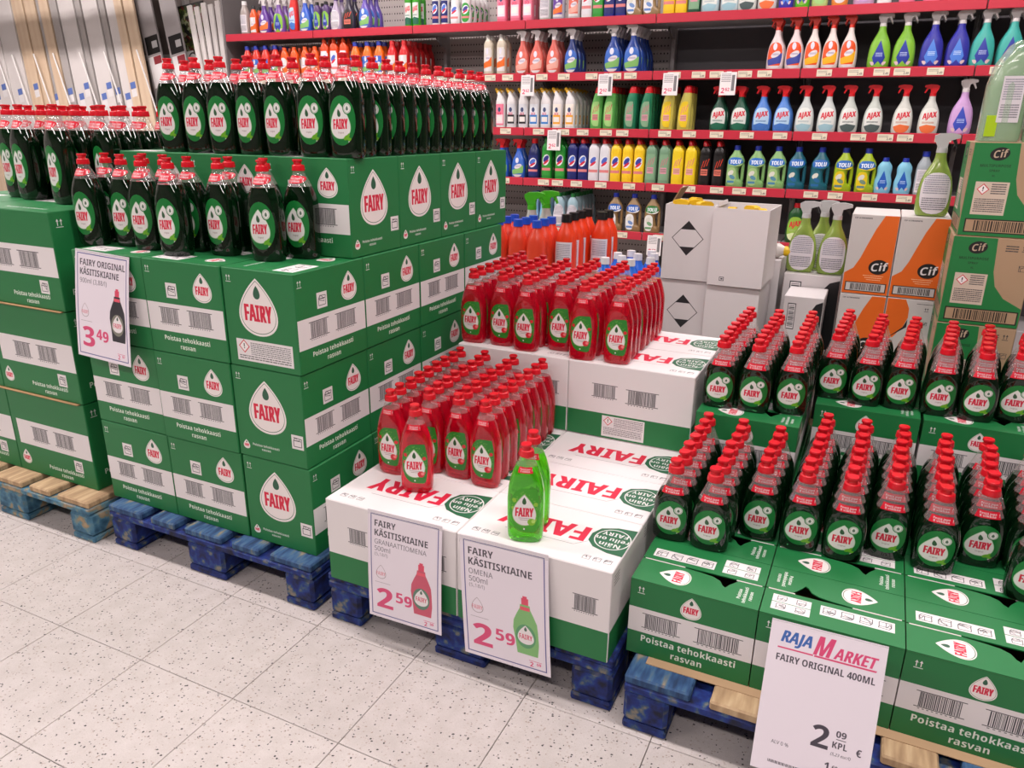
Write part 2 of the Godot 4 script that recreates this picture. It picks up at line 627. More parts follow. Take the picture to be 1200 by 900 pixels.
	c.oval(130, 60, 46, 34, Color(0.1, 0.1, 0.1), -0.2)
	c.text("Cif", 130, 60, 38, kraft.lightened(0.2), true, 0.95, 0.2, -0.12)
	for k in 3:
		c.text(["MULTIPURPOSE", "СПРЕЙ", "XL"][k] if k != 1 else "SPRAY", 120, 122 + k * 26, 14 - k * 2, Color(0.1, 0.25, 0.14))
	c.rect(44, 206, 160, 176, kraft.lightened(0.42))
	c.hazard(84, 246, 30)
	c.small_print(122, 216, 70, 60, 5, INK, gen)
	c.small_print(54, 296, 140, 76, 7, INK, gen)
	c.rect(28, 404, 360, 76, Color(0.1, 0.1, 0.08))
	c.rect(34, 410, 348, 64, kraft)
	c.bars(74, 414, 270, 56, Color(0.12, 0.1, 0.08), gen, false)
	c.up_arrows(346, 40, 30, INK)
	c.small_print(262, 40, 60, 40, 3, INK, gen)
	c.doodle(334, 96, 50, 130, 1, INK, kraft, gen)
	tex.cif_green = c.done()
	# white carton with a black curve
	c = Canvas.new(240, 300, Color(0.83, 0.81, 0.81))
	c.poly(PackedVector2Array([Vector2(240, 14), Vector2(196, 28), Vector2(150, 80), Vector2(120, 160), Vector2(100, 300), Vector2(240, 300)]), Color(0.1, 0.1, 0.11))
	c.rect(28, 30, 50, 110, INK)
	c.rect(32, 34, 42, 102, PAPER)
	for k in 14:
		c.rect(36, 40 + k * 6.6, 34, 2.0 + fmod(k * 1.7, 2.4), INK)
	tex.black_curve = c.done()

func print_labels() -> void:
	# green oval with the white drop (dark bottles)
	var c := Canvas.new(300, 420, Color(0.09, 0.46, 0.2))
	c.drop(134, 214, 232, 300, Color(0.78, 0.86, 0.76), 0.03)
	c.drop(134, 215, 220, 284, Color(0.9, 0.89, 0.88), 0.03)
	c.oval(222, 106, 49, 52, Color(0.09, 0.46, 0.2))
	c.oval(222, 106, 40, 43, Color(0.9, 0.9, 0.88))
	c.hoop(222, 106, 34, 37, 3, Color(0.4, 0.5, 0.42), Color(0.9, 0.9, 0.88))
	c.drop(222, 106, 24, 38, Color(0.35, 0.45, 0.38))
	c.drop(126, 146, 38, 66, Color(0.2, 0.36, 0.24), -0.2)
	c.heavy("FAIRY", 136, 238, 84, RED, 0.53, 0.05, -0.03)
	c.text("Original", 140, 310, 14, Color(0.5, 0.4, 0.4), false)
	for q in [[200, 352, 34, 18, -0.5], [232, 366, 30, 16, 0.4], [222, 336, 24, 12, -1.0]]:
		c.oval(q[0], q[1], q[2], q[3], Color(0.42, 0.68, 0.16), q[4])
	c.rect(220, 382, 22, 20, PAPER)
	tex.label_dark = c.done()
	# pomegranate and apple labels
	for k in 2:
		c = Canvas.new(300, 420, Color(0.16, 0.5, 0.16) if k == 0 else Color(0.24, 0.62, 0.12))
		for i in 60:
			var a := gen.randf_range(0, TAU)
			c.oval(150 + cos(a) * gen.randf_range(96, 140), 200 + sin(a) * gen.randf_range(120, 180), 6, 3, Color(0.5, 0.72, 0.3), a)
		for q in [[42, 120], [262, 150], [36, 200], [250, 300], [210, 310]]:
			c.oval(q[0], q[1], 22, 20, Color(0.82, 0.12, 0.18) if k == 0 else Color(0.55, 0.76, 0.2), 0.3)
		c.drop(146, 206, 240, 310, Color(0.6, 0.74, 0.5))
		c.drop(146, 208, 228, 294, Color(0.9, 0.89, 0.88))
		c.drop(146, 118, 40, 70, Color(0.12, 0.34, 0.16))
		c.heavy("FAIRY", 146, 228, 86, RED, 0.56, 0.05, -0.02)
		c.small_print(90, 284, 120, 10, 1, Color(0.5, 0.4, 0.4), gen)
		c.small_print(104, 300, 90, 10, 1, Color(0.5, 0.4, 0.4), gen)
		c.oval(222, 320, 40, 34, Color(0.82, 0.14, 0.2) if k == 0 else Color(0.5, 0.74, 0.16))
		c.oval(240, 314, 20, 18, Color(0.93, 0.5, 0.5) if k == 0 else Color(0.7, 0.86, 0.4))
		c.rect(140, 384, 16, 16, PAPER)
		tex["label_fruit%d" % k] = c.done()
	# red neck stickers
	c = Canvas.new(200, 72, Color(0.86, 0.1, 0.2))
	c.text("Pestä jopa", 96, 24, 19, PAPER, true)
	c.text("8 viikkoa", 96, 50, 21, PAPER, true)
	c.text("!", 184, 38, 26, PAPER, true)
	tex.neck = c.done()

# a drawn bottle for the price sheets
func sheet_bottle(c: Canvas, x: float, y: float, s: float, body: Color, label: Color) -> void:
	var o := Vector2(x, y)
	var side := [[-0.5, 0.09], [-0.42, 0.1], [-0.3, 0.16], [-0.16, 0.22], [0.0, 0.235], [0.25, 0.215], [0.5, 0.19]]
	var pts := PackedVector2Array()
	for q in side:
		pts.append(o + Vector2(q[1] + (0.03 if q[0] > 0.0 else 0.0), q[0]) * s)
	for i in side.size():
		var q: Array = side[side.size() - 1 - i]
		pts.append(o + Vector2(-q[1] + (0.02 if q[0] > 0.2 else 0.0), q[0]) * s)
	c.poly(pts, body)
	c.rect(x - 0.065 * s, y - 0.63 * s, 0.13 * s, 0.13 * s, Color(0.85, 0.3, 0.4))
	c.rect(x - 0.04 * s, y - 0.67 * s, 0.08 * s, 0.06 * s, Color(0.85, 0.3, 0.4))
	c.rect(x - 0.09 * s, y - 0.46 * s, 0.18 * s, 0.07 * s, Color(0.88, 0.35, 0.42))
	c.oval(x, y + 0.13 * s, 0.19 * s, 0.24 * s, label)
	c.drop(x, y + 0.1 * s, 0.3 * s, 0.38 * s, Color(0.9, 0.88, 0.88))
	c.drop(x, y - 0.02 * s, 0.05 * s, 0.09 * s, Color(0.3, 0.4, 0.35))
	c.text("FAIRY", x, y + 0.14 * s, 0.1 * s, Color(0.82, 0.3, 0.4), true, 0.66)

func print_sheets() -> void:
	var pink := Color(0.84, 0.3, 0.47)
	var dark := Color(0.28, 0.26, 0.3)
	var lav := Color(0.9, 0.87, 0.9)
	var rows := [
		["FAIRY ORIGINAL", "KÄSITISKIAINE", "900ml (3,88/l)", "", "3", "49", "2.97", Color(0.2, 0.2, 0.22), Color(0.5, 0.5, 0.45)],
		["FAIRY", "KÄSITISKIAINE", "GRANAATTIOMENA", "500ml", "2", "59", "2.09", Color(0.78, 0.34, 0.42), Color(0.36, 0.5, 0.42)],
		["FAIRY", "KÄSITISKIAINE", "OMENA", "500ml", "2", "59", "2.09", Color(0.5, 0.72, 0.45), Color(0.36, 0.6, 0.42)]]
	for k in 3:
		var r: Array = rows[k]
		var c := Canvas.new(420, 600, lav)
		for e in [[17, 17, 386, 5], [17, 578, 386, 5], [17, 17, 5, 566], [398, 17, 5, 566]]:
			c.rect(e[0], e[1], e[2], e[3], Color(0.36, 0.36, 0.58))
		var y := 66.0
		for i in 2:
			c.text(r[i], 40, y, 34, dark, true, 0.93 if i == 1 else 0.95, 0.0, 0.0, -1)
			y += 52
		c.text(r[2], 40, y - 4, 26, Color(0.42, 0.4, 0.44), false, 0.95, 0.0, 0.0, -1)
		if r[3]:
			c.text(r[3], 40, y + 34, 26, Color(0.42, 0.4, 0.44), false, 0.95, 0.0, 0.0, -1)
			c.text("(5,18/l)", 40, y + 64, 18, Color(0.55, 0.52, 0.56), false, 1.0, 0.0, 0.0, -1)
		sheet_bottle(c, 330 if k == 0 else 308, 350 if k == 0 else 392, 250, r[7], r[8])
		c.drop(76, 332, 56, 78, Color(0.6, 0.55, 0.56))
		c.drop(76, 332, 51, 73, lav)
		c.text("FAIRY", 76, 342, 20, Color(0.85, 0.55, 0.6), true, 0.7)
		c.small_print(40, 392, 90, 6, 1, Color(0.6, 0.58, 0.6), gen)
		c.heavy(r[4], 96, 482, 112, pink, 1.2, 0.0, 0.0, 0.02)
		c.heavy(r[5].substr(0, 1), 182, 456, 58, pink, 1.05, 0.0, 0.0, 0.02)
		c.heavy(r[5].substr(1, 1), 232, 464, 60, pink, 1.05, 0.0, 0.0, 0.02)
		c.small_print(320, 540, 60, 5, 1, pink, gen)
		c.text(r[6].substr(0, 1), 332, 560, 24, pink, true)
		c.text(r[6].substr(2, 2), 366, 554, 14, pink, true)
		tex["sheet%d" % k] = c.done()
	var c := Canvas.new(480, 640, lav)
	c.heavy("RAJA", 110, 76, 48, Color(0.25, 0.4, 0.68), 0.88, 0.25, 0.0, 0.03)
	c.heavy("M", 222, 66, 80, pink, 0.78, 0.25, 0.0, 0.02)
	c.heavy("ARKET", 356, 80, 46, pink, 0.86, 0.25, 0.0, 0.025)
	c.rect(40, 108, 150, 6, pink)
	c.poly(PackedVector2Array([Vector2(196, 108), Vector2(450, 108), Vector2(446, 115), Vector2(194, 115)]), pink)
	c.text("FAIRY ORIGINAL 400ML", 40, 152, 28, dark, true, 0.94, 0.0, 0.0, -1)
	c.text("2", 270, 430, 92, dark, true, 1.15)
	c.text("09", 352, 400, 26, dark, true, 1.1)
	c.rect(334, 420, 40, 3, dark)
	c.text("KPL", 352, 446, 26, dark, true)
	c.text("(5,23 eur/l)", 360, 484, 12, dark, false, 1.0, 0.2)
	c.text("€", 430, 452, 30, dark, true)
	c.text("ALV 0 %", 110, 508, 15, dark, false)
	c.text("1", 312, 542, 34, dark, true)
	c.text("69", 346, 540, 16, dark, true)
	c.rect(334, 552, 24, 2, dark)
	c.text("KPL", 350, 580, 22, dark, true)
	c.text("€", 430, 590, 26, dark, true)
	for i in 34:
		c.rect(70 + i * 5.2, 586, 2.0 + fmod(i * 1.3, 2.0), 12, dark)
	tex.sheet3 = c.done()
# ---------------------------------------------------------------- the setting
const TILE := 0.30666

func build_room() -> void:
	# terrazzo: dark and tan chips in a pale ground
	var im := Image.create(1024, 1024, false, Image.FORMAT_RGB8)
	im.fill(Color(0.83, 0.795, 0.78))
	var n := FastNoiseLite.new()
	n.frequency = 0.012
	for y in 1024:
		for x in 1024:
			var g := n.get_noise_2d(absf(x - 512), absf(y - 512)) * 0.03 + gen.randf_range(-0.03, 0.03)
			im.set_pixel(x, y, Color(0.775 + g, 0.745 + g, 0.73 + g * 1.1))
	for i in 7000:
		var x := gen.randi_range(2, 1016)
		var y := gen.randi_range(2, 1016)
		var dark := gen.randf() < 0.22
		var col := Color(0.1, 0.095, 0.095).lightened(gen.randf_range(0, 0.2)) if dark else Color(0.62, 0.56, 0.52).lightened(gen.randf_range(0, 0.45))
		var w := gen.randi_range(2, 5) if dark else gen.randi_range(1, 5)
		var h := gen.randi_range(1, 4)
		im.fill_rect(Rect2i(x, y, w, h), col)
		if w > 2:
			im.fill_rect(Rect2i(x + gen.randi_range(-1, 1), y + 1, w - 1, h), col)
	var terrazzo := StandardMaterial3D.new()
	terrazzo.albedo_texture = ImageTexture.create_from_image(im)
	terrazzo.uv1_triplanar = true
	terrazzo.uv1_world_triplanar = true
	terrazzo.uv1_scale = Vector3.ONE / 0.83
	terrazzo.roughness = 0.42
	var floor_ := struct("floor", slab(Vector3(16, 0.1, 14), paint(Color(0.5, 0.46, 0.44), 0.9)), Vector3(-3, -0.06, -3.5))
	var tile_mesh := slab(Vector3(TILE - 0.0018, 0.012, TILE - 0.0018), terrazzo, 0.0007)
	var rest := Shape.new()
	for i in range(-22, 22):
		for j in range(-17, 20):
			var at := Vector3(-1.5115 + (i + 0.5) * TILE, -0.006, -1.0308 - (j + 0.5) * TILE)
			if i >= -9 and i < 9 and j >= -5 and j < 10:
				var t := part("tile", tile_mesh, floor_, at - floor_.position)
				t.position.y += gen.randf_range(-0.0004, 0.0)
			else:
				rest.block(at - floor_.position, Vector3(TILE - 0.0018, 0.012, TILE - 0.0018))
	var o := part("floor_tiles", rest.mesh(terrazzo), floor_)
	o.set_meta("kind", "stuff")
	var plaster := paint(Color(0.78, 0.76, 0.75), 0.9)
	struct("ceiling", slab(Vector3(16, 0.12, 14), paint(Color(0.4, 0.39, 0.39), 0.9)), Vector3(-3, 3.56, -3.5))
	struct("wall_back", slab(Vector3(16, 3.6, 0.12), plaster), Vector3(-3, 1.75, -7.0))
	struct("wall_front", slab(Vector3(16, 3.6, 0.12), paint(Color(0.42, 0.4, 0.39), 0.9)), Vector3(-3, 1.75, 3.5))
	struct("wall_left", slab(Vector3(0.12, 3.6, 14), plaster), Vector3(-11.0, 1.75, -3.5))
	struct("wall_right", slab(Vector3(0.12, 3.6, 14), paint(Color(0.42, 0.4, 0.39), 0.9)), Vector3(5.0, 1.75, -3.5))

func build_lamps() -> void:
	var glow := StandardMaterial3D.new()
	glow.albedo_color = Color(1, 0.98, 0.96)
	glow.emission_enabled = true
	glow.emission = LAMP_TINT
	glow.emission_energy_multiplier = 8.0
	var tray := slab(Vector3(2.5, 0.06, 0.34), paint(Color(0.86, 0.86, 0.85), 0.5), 0.008)
	var bulb := Shape.new()
	bulb.block(Vector3.ZERO, Vector3(2.4, 0.012, 0.28), 0.004)
	var bulbs := bulb.mesh(glow)
	for r in LAMP_ROWS.size():
		for k in LAMP_COLS.size():
			var o := thing("ceiling_lamp", "long flat fluorescent ceiling lamp, %s of the %s row" % [NTH[k], NTH[r]], "lamp", Vector3(LAMP_COLS[k], 3.44, LAMP_ROWS[r]), 0.0, "fluorescent ceiling lamps")
			part("tray", tray, o, Vector3(0, 0.03, 0))
			part("lamp_diffuser", bulbs, o, Vector3(0, -0.006, 0))
			var l := AreaLight3D.new()
			l.name = "lamp_light"
			l.area_size = Vector2(2.4, 0.28)
			l.light_energy = LAMP_ENERGY
			l.light_color = LAMP_TINT
			l.shadow_enabled = true
			l.area_range = 30.0
			l.rotation.x = -PI / 2
			l.position.y = -0.016
			o.add_child(l, true)

# ---------------------------------------------------------------- pallets
func build_pallet(x0: float, z0: float, deck: Array, bearers: Material, blocks: Material, label: String) -> void:
	var o := thing("wooden_pallet", label, "pallet", Vector3(x0 + 0.4, 0, z0 - 0.6), 0.0, "pallets under the soap display")
	var wid := [0.145, 0.1, 0.145, 0.1, 0.145]
	var at := -0.4
	for i in 5:
		var b := part("deck_board", slab(Vector3(wid[i], 0.022, 1.2 - gen.randf_range(0.0, 0.006)), deck[i], 0.004), o, Vector3(at + wid[i] * 0.5, 0.133, 0))
		b.rotation.y = gen.randf_range(-0.003, 0.003)
		at += wid[i] + 0.04125
	for z in [-0.5275, 0.0, 0.5275]:
		part("bearer_board", slab(Vector3(0.8, 0.022, 0.145), bearers, 0.004), o, Vector3(0, 0.111, z))
		for x in [[-0.35, 0.1], [0.0, 0.145], [0.35, 0.1]]:
			part("block", slab(Vector3(x[1], 0.078, 0.143), blocks, 0.009), o, Vector3(x[0], 0.061, z))
	for x in [[-0.35, 0.1], [0.0, 0.145], [0.35, 0.1]]:
		part("foot_board", slab(Vector3(x[1], 0.022, 1.196), blocks, 0.005), o, Vector3(x[0], 0.011, 0))

# ---------------------------------------------------------------- cartons
func carton_mesh(s: Vector3, faces: Dictionary, plain: Color, open_top := false) -> ArrayMesh:
	# faces: front back right left top -> material
	var mesh := ArrayMesh.new()
	var h := s * 0.5
	var c := 0.0022
	var body := Shape.new()
	body.block(Vector3(0, h.y, 0), s - Vector3.ONE * 0.0006, c)
	var sides := {
		"front": [Vector3(-h.x, s.y, h.z), Vector3(h.x, s.y, h.z), Vector3(h.x, 0, h.z), Vector3(-h.x, 0, h.z), Vector3(0, 0, 1)],
		"back": [Vector3(h.x, s.y, -h.z), Vector3(-h.x, s.y, -h.z), Vector3(-h.x, 0, -h.z), Vector3(h.x, 0, -h.z), Vector3(0, 0, -1)],
		"right": [Vector3(h.x, s.y, h.z), Vector3(h.x, s.y, -h.z), Vector3(h.x, 0, -h.z), Vector3(h.x, 0, h.z), Vector3(1, 0, 0)],
		"left": [Vector3(-h.x, s.y, -h.z), Vector3(-h.x, s.y, h.z), Vector3(-h.x, 0, h.z), Vector3(-h.x, 0, -h.z), Vector3(-1, 0, 0)],
		"top": [Vector3(-h.x, s.y, -h.z), Vector3(h.x, s.y, -h.z), Vector3(h.x, s.y, h.z), Vector3(-h.x, s.y, h.z), Vector3(0, 1, 0)]}
	body.surface(mesh, paint(plain, 0.6))
	for k in sides:
		if not faces.has(k):
			continue
		var q: Array = sides[k]
		var f := Shape.new()
		var mid: Vector3 = (q[0] + q[2]) * 0.5
		var pts := []
		for i in 4:
			var d: Vector3 = q[i] - mid
			pts.append(mid + Vector3(d.x - signf(d.x) * c, d.y - signf(d.y) * c, d.z - signf(d.z) * c) + Vector3(q[4]) * 0.0)
		var kx: float = c / (q[1] - q[0]).length()
		var ky: float = c / (q[3] - q[0]).length()
		f.quad(pts[0], pts[1], pts[2], pts[3], q[4], Rect2(kx, ky, 1 - 2 * kx, 1 - 2 * ky))
		f.surface(mesh, faces[k])
	return mesh

func print_of(key: String, rough := 0.5) -> StandardMaterial3D:
	if not mats.has("t" + key):
		mats["t" + key] = printed(tex[key], rough)
	return mats["t" + key]

func put_carton(called: String, label: String, s: Vector3, faces: Dictionary, plain: Color, at: Vector3, turn := 0.0, group := "", flaps := 0) -> Node3D:
	var o := thing(called, label, "carton", at, turn, group)
	var key := "c%s%s%s" % [s, faces, plain.to_html()]
	if not mats.has(key):
		var f := {}
		for k in faces:
			f[k] = print_of(faces[k])
		mats[key] = carton_mesh(s, f, plain)
	part("box_body", mats[key], o)
	if flaps:
		# the tape seam down the middle of the lid
		var fk := "f%s%d" % [s, flaps]
		if not mats.has(fk):
			mats[fk] = slab(Vector3(s.x * 0.99, 0.0012, 0.05), clear_sheet(Color(0.9, 0.88, 0.85, 0.12), 0.2))
		part("tape", mats[fk], o, Vector3(0, s.y + 0.0006, 0))
	return o
# ---------------------------------------------------------------- dish soap bottles
func at_height(prof: Array, f: float) -> Vector2:
	for i in prof.size() - 1:
		if f <= prof[i + 1][0]:
			var t: float = clampf((f - prof[i][0]) / (prof[i + 1][0] - prof[i][0]), 0.0, 1.0)
			var a: Array = prof[maxi(i - 1, 0)]
			var d: Array = prof[mini(i + 2, prof.size() - 1)]
			return Vector2(cubic_interpolate(prof[i][1], prof[i + 1][1], a[1], d[1], t), cubic_interpolate(prof[i][2], prof[i + 1][2], a[2], d[2], t))
	return Vector2(prof[-1][1], prof[-1][2])

func body_rings(prof: Array, high: float, f0: float, f1: float, steps: int, squareness: float, recess := Vector4.ZERO) -> Array:
	var rings := []
	for i in steps + 1:
		var f := lerpf(f0, f1, float(i) / steps)
		var r := at_height(prof, f)
		var e := lerpf(squareness, 2.0, smoothstep(0.5, 0.85, f))
		var ring := oval_ring(f * high, r.x, r.y, e, 0.0, 0.0, 32)
		if recess.w > 0.0:
			# the pressed-in oval panel that carries the label
			for k in ring.size():
				var p := ring[k]
				if p.z > 0.0:
					var q := Vector2(p.x / recess.x, (f - recess.y) / recess.z).length()
					ring[k].z -= recess.w * (1.0 - smoothstep(0.92, 1.08, q))
		rings.append(ring)
	return rings

# a label lying on the front of a body; left and right give its outline at t = 0 (foot) to 1 (head)
func label_mesh(prof: Array, high: float, f0: float, f1: float, half: float, squareness: float, kind: String, m: Material, lift := 0.0007, sink := 0.0, same_section := false) -> ArrayMesh:
	var s := Shape.new()
	var rows := 14
	var cols := 10
	for i in rows + 1:
		var t := float(i) / rows
		t = 0.5 - 0.5 * cos(PI * t)
		var f := lerpf(f0, f1, t)
		var r := at_height(prof, f)
		var e := squareness if same_section else lerpf(squareness, 2.0, smoothstep(0.5, 0.85, f))
		var u := 2.0 * t - 1.0
		var a := -half
		var b := half
		if kind == "oval":
			var w := half * pow(maxf(0.0, 1.0 - pow(absf(u), 2.3)), 0.5)
			a = -w + u * half * 0.05
			b = w + u * half * 0.03
		elif kind == "leaf":
			a = -half * pow(maxf(0.0, 1.0 - pow(absf(u), 2.6)), 0.5) * (1.0 if u > 0.0 else 1.0)
			b = half * (0.98 - 0.2 * u * u) * (1.0 if absf(u) < 0.999 else 0.8)
			if absf(u) > 0.999:
				a = half * 0.2
		elif kind == "pill":
			var w := half * pow(maxf(0.0, 1.0 - pow(absf(u), 3.0)), 0.4)
			a = -w
			b = w
		elif kind == "flare":
			a = -half * (1.0 - 0.2 * t)
			b = half * (1.0 - 0.2 * t)
		for k in cols + 1:
			var x := lerpf(a, b, float(k) / cols)
			var q := clampf(absf(x) / maxf(r.x, 0.001), 0.0, 0.995)
			var z := r.y * pow(1.0 - pow(q, e), 1.0 / e)
			s.put(Vector3(x, f * high, z + lift - sink), Vector3.ZERO, Vector2((x / half + 1.0) * 0.5, 1.0 - t))
	for i in rows:
		for k in cols:
			var p := i * (cols + 1) + k
			s.face(p, p + 1, p + cols + 2, Vector3(0, 0, 1))
			s.face(p, p + cols + 2, p + cols + 1, Vector3(0, 0, 1))
	for i in rows + 1:
		for k in cols + 1:
			var p := i * (cols + 1) + k
			var dx := s.v[i * (cols + 1) + mini(k + 1, cols)] - s.v[i * (cols + 1) + maxi(k - 1, 0)]
			var dy := s.v[mini(i + 1, rows) * (cols + 1) + k] - s.v[maxi(i - 1, 0) * (cols + 1) + k]
			var nn := dx.cross(dy).normalized()
			s.n[p] = nn if nn.length() > 0.5 else Vector3(0, 0, 1)
	return s.mesh(m)

func cap_mesh(r: float, m: Material, spout := false) -> ArrayMesh:
	var s := Shape.new()
	var k := r / 0.0165
	var rings := []
	if not spout:
		for q in [[0.0, 1.0], [0.0005, 1.04], [0.004, 1.04], [0.0125, 0.97], [0.0145, 0.93], [0.0155, 0.8]]:
			rings.append(oval_ring(q[0] * k, r * q[1], r * q[1], 2.0, 0.0, 0.0, 24))
	else:
		for q in [[0.0153, 0.6, 0.62], [0.018, 0.58, 0.6], [0.0225, 0.6, 0.64], [0.0235, 0.74, 0.76], [0.0275, 0.74, 0.76], [0.029, 0.68, 0.7]]:
			rings.append(oval_ring(q[0] * k, r * q[1], r * q[2], 2.3, -r * 0.08, r * 0.04, 22))
	s.skin(rings)
	return s.mesh(m)

func make_bottle(kind: String) -> Node3D:
	var red_cap := paint(Color(0.82, 0.09, 0.15), 0.22)
	var shell := clear_sheet(Color(0.92, 0.86, 0.86, 0.14), 0.05)
	var prof := []
	var high := 0.0
	var level := 0.0
	var body: Material
	var cap_r := 0.0165
	var name_ := "dark_soap_bottle"
	match kind:
		"900":
			high = 0.258
			level = 0.735
			prof = [[0.0, 0.0405, 0.027], [0.02, 0.0442, 0.0305], [0.1, 0.0458, 0.0325], [0.3, 0.0463, 0.0335], [0.48, 0.0472, 0.0335], [0.58, 0.0462, 0.033], [0.66, 0.0412, 0.031], [0.74, 0.033, 0.0275], [0.81, 0.0235, 0.022], [0.86, 0.0165, 0.0165], [0.893, 0.0148, 0.0148]]
			body = mats.green_juice
		"1350":
			high = 0.29
			level = 0.75
			prof = [[0.0, 0.043, 0.029], [0.02, 0.047, 0.033], [0.1, 0.049, 0.0345], [0.3, 0.048, 0.035], [0.48, 0.05, 0.035], [0.6, 0.051, 0.035], [0.68, 0.046, 0.033], [0.76, 0.036, 0.028], [0.83, 0.0245, 0.022], [0.875, 0.0165, 0.0165], [0.902, 0.015, 0.015]]
			body = mats.green_juice
			cap_r = 0.0185
		"400":
			high = 0.203
			level = 0.62
			prof = [[0.0, 0.039, 0.021], [0.025, 0.0432, 0.0245], [0.12, 0.0452, 0.0264], [0.3, 0.0455, 0.0268], [0.44, 0.0448, 0.0268], [0.54, 0.0412, 0.0258], [0.62, 0.0345, 0.024], [0.7, 0.0275, 0.0212], [0.78, 0.0212, 0.0182], [0.84, 0.0172, 0.0165], [0.862, 0.016, 0.016]]
			cap_r = 0.0185
			body = mats.green_juice
		"red", "apple":
			high = 0.236
			level = 0.79
			prof = [[0.0, 0.0355, 0.021], [0.02, 0.0398, 0.0242], [0.1, 0.0416, 0.0255], [0.28, 0.0422, 0.026], [0.42, 0.0424, 0.026], [0.54, 0.041, 0.0255], [0.64, 0.036, 0.0248], [0.73, 0.0298, 0.0225], [0.81, 0.0222, 0.0192], [0.86, 0.0168, 0.0162], [0.886, 0.0152, 0.0152]]
			body = mats.red_juice if kind == "red" else mats.apple_juice
			name_ = "red_soap_bottle" if kind == "red" else "bright_green_soap_bottle"
	var o := Node3D.new()
	o.name = name_
	var s := Shape.new()
	var panel := Vector4(0.0395, 0.355, 0.3, 0.0018)
	if kind == "400":
		panel = Vector4(0.0385, 0.305, 0.275, 0.0016)
	s.skin(body_rings(prof, high, 0.0, level, 26, 2.7, panel))
	part("filled_body", s.mesh(body), o)
	s = Shape.new()
	s.skin(body_rings(prof, high, level + 0.002, prof[-1][0], 12, 2.7), false, false)
	part("clear_shoulder", s.mesh(shell), o)
	var cap := part("cap", cap_mesh(cap_r, red_cap), o, Vector3(0, prof[-1][0] * high - 0.001, 0))
	part("flip_spout", cap_mesh(cap_r, red_cap, true), cap)
	if kind in ["red", "apple"]:
		part("front_label", label_mesh(prof, high, 0.12, 0.58, 0.0335, 2.7, "leaf", print_of("label_fruit0" if kind == "red" else "label_fruit1", 0.3), 0.0008, panel.w), o)
		part("neck_label", label_mesh(prof, high, 0.735, 0.795, 0.0175, 2.7, "flare", print_of("neck", 0.3)), o)
	elif kind == "400":
		part("front_label", label_mesh(prof, high, 0.09, 0.53, 0.0365, 2.7, "oval", print_of("label_dark", 0.3), 0.0008, panel.w), o)
		part("neck_label", label_mesh(prof, high, 0.615, 0.7, 0.0262, 2.7, "flare", print_of("neck", 0.3)), o)
	else:
		part("front_label", label_mesh(prof, high, 0.12, 0.6, 0.0375, 2.7, "oval", print_of("label_dark", 0.3), 0.0008, panel.w), o)
		part("neck_label", label_mesh(prof, high, 0.765, 0.845, 0.0245, 2.7, "pill", print_of("neck", 0.3)), o)
	o.set_meta("category", "bottle")
	return o

var bottle_kinds := {}
func put_bottle(kind: String, at: Vector3, label: String, group: String, turn := 0.0) -> void:
	if not bottle_kinds.has(kind):
		bottle_kinds[kind] = make_bottle(kind)
	var src: Node3D = bottle_kinds[kind]
	copy_of(src, src.name, label, at, turn, group)

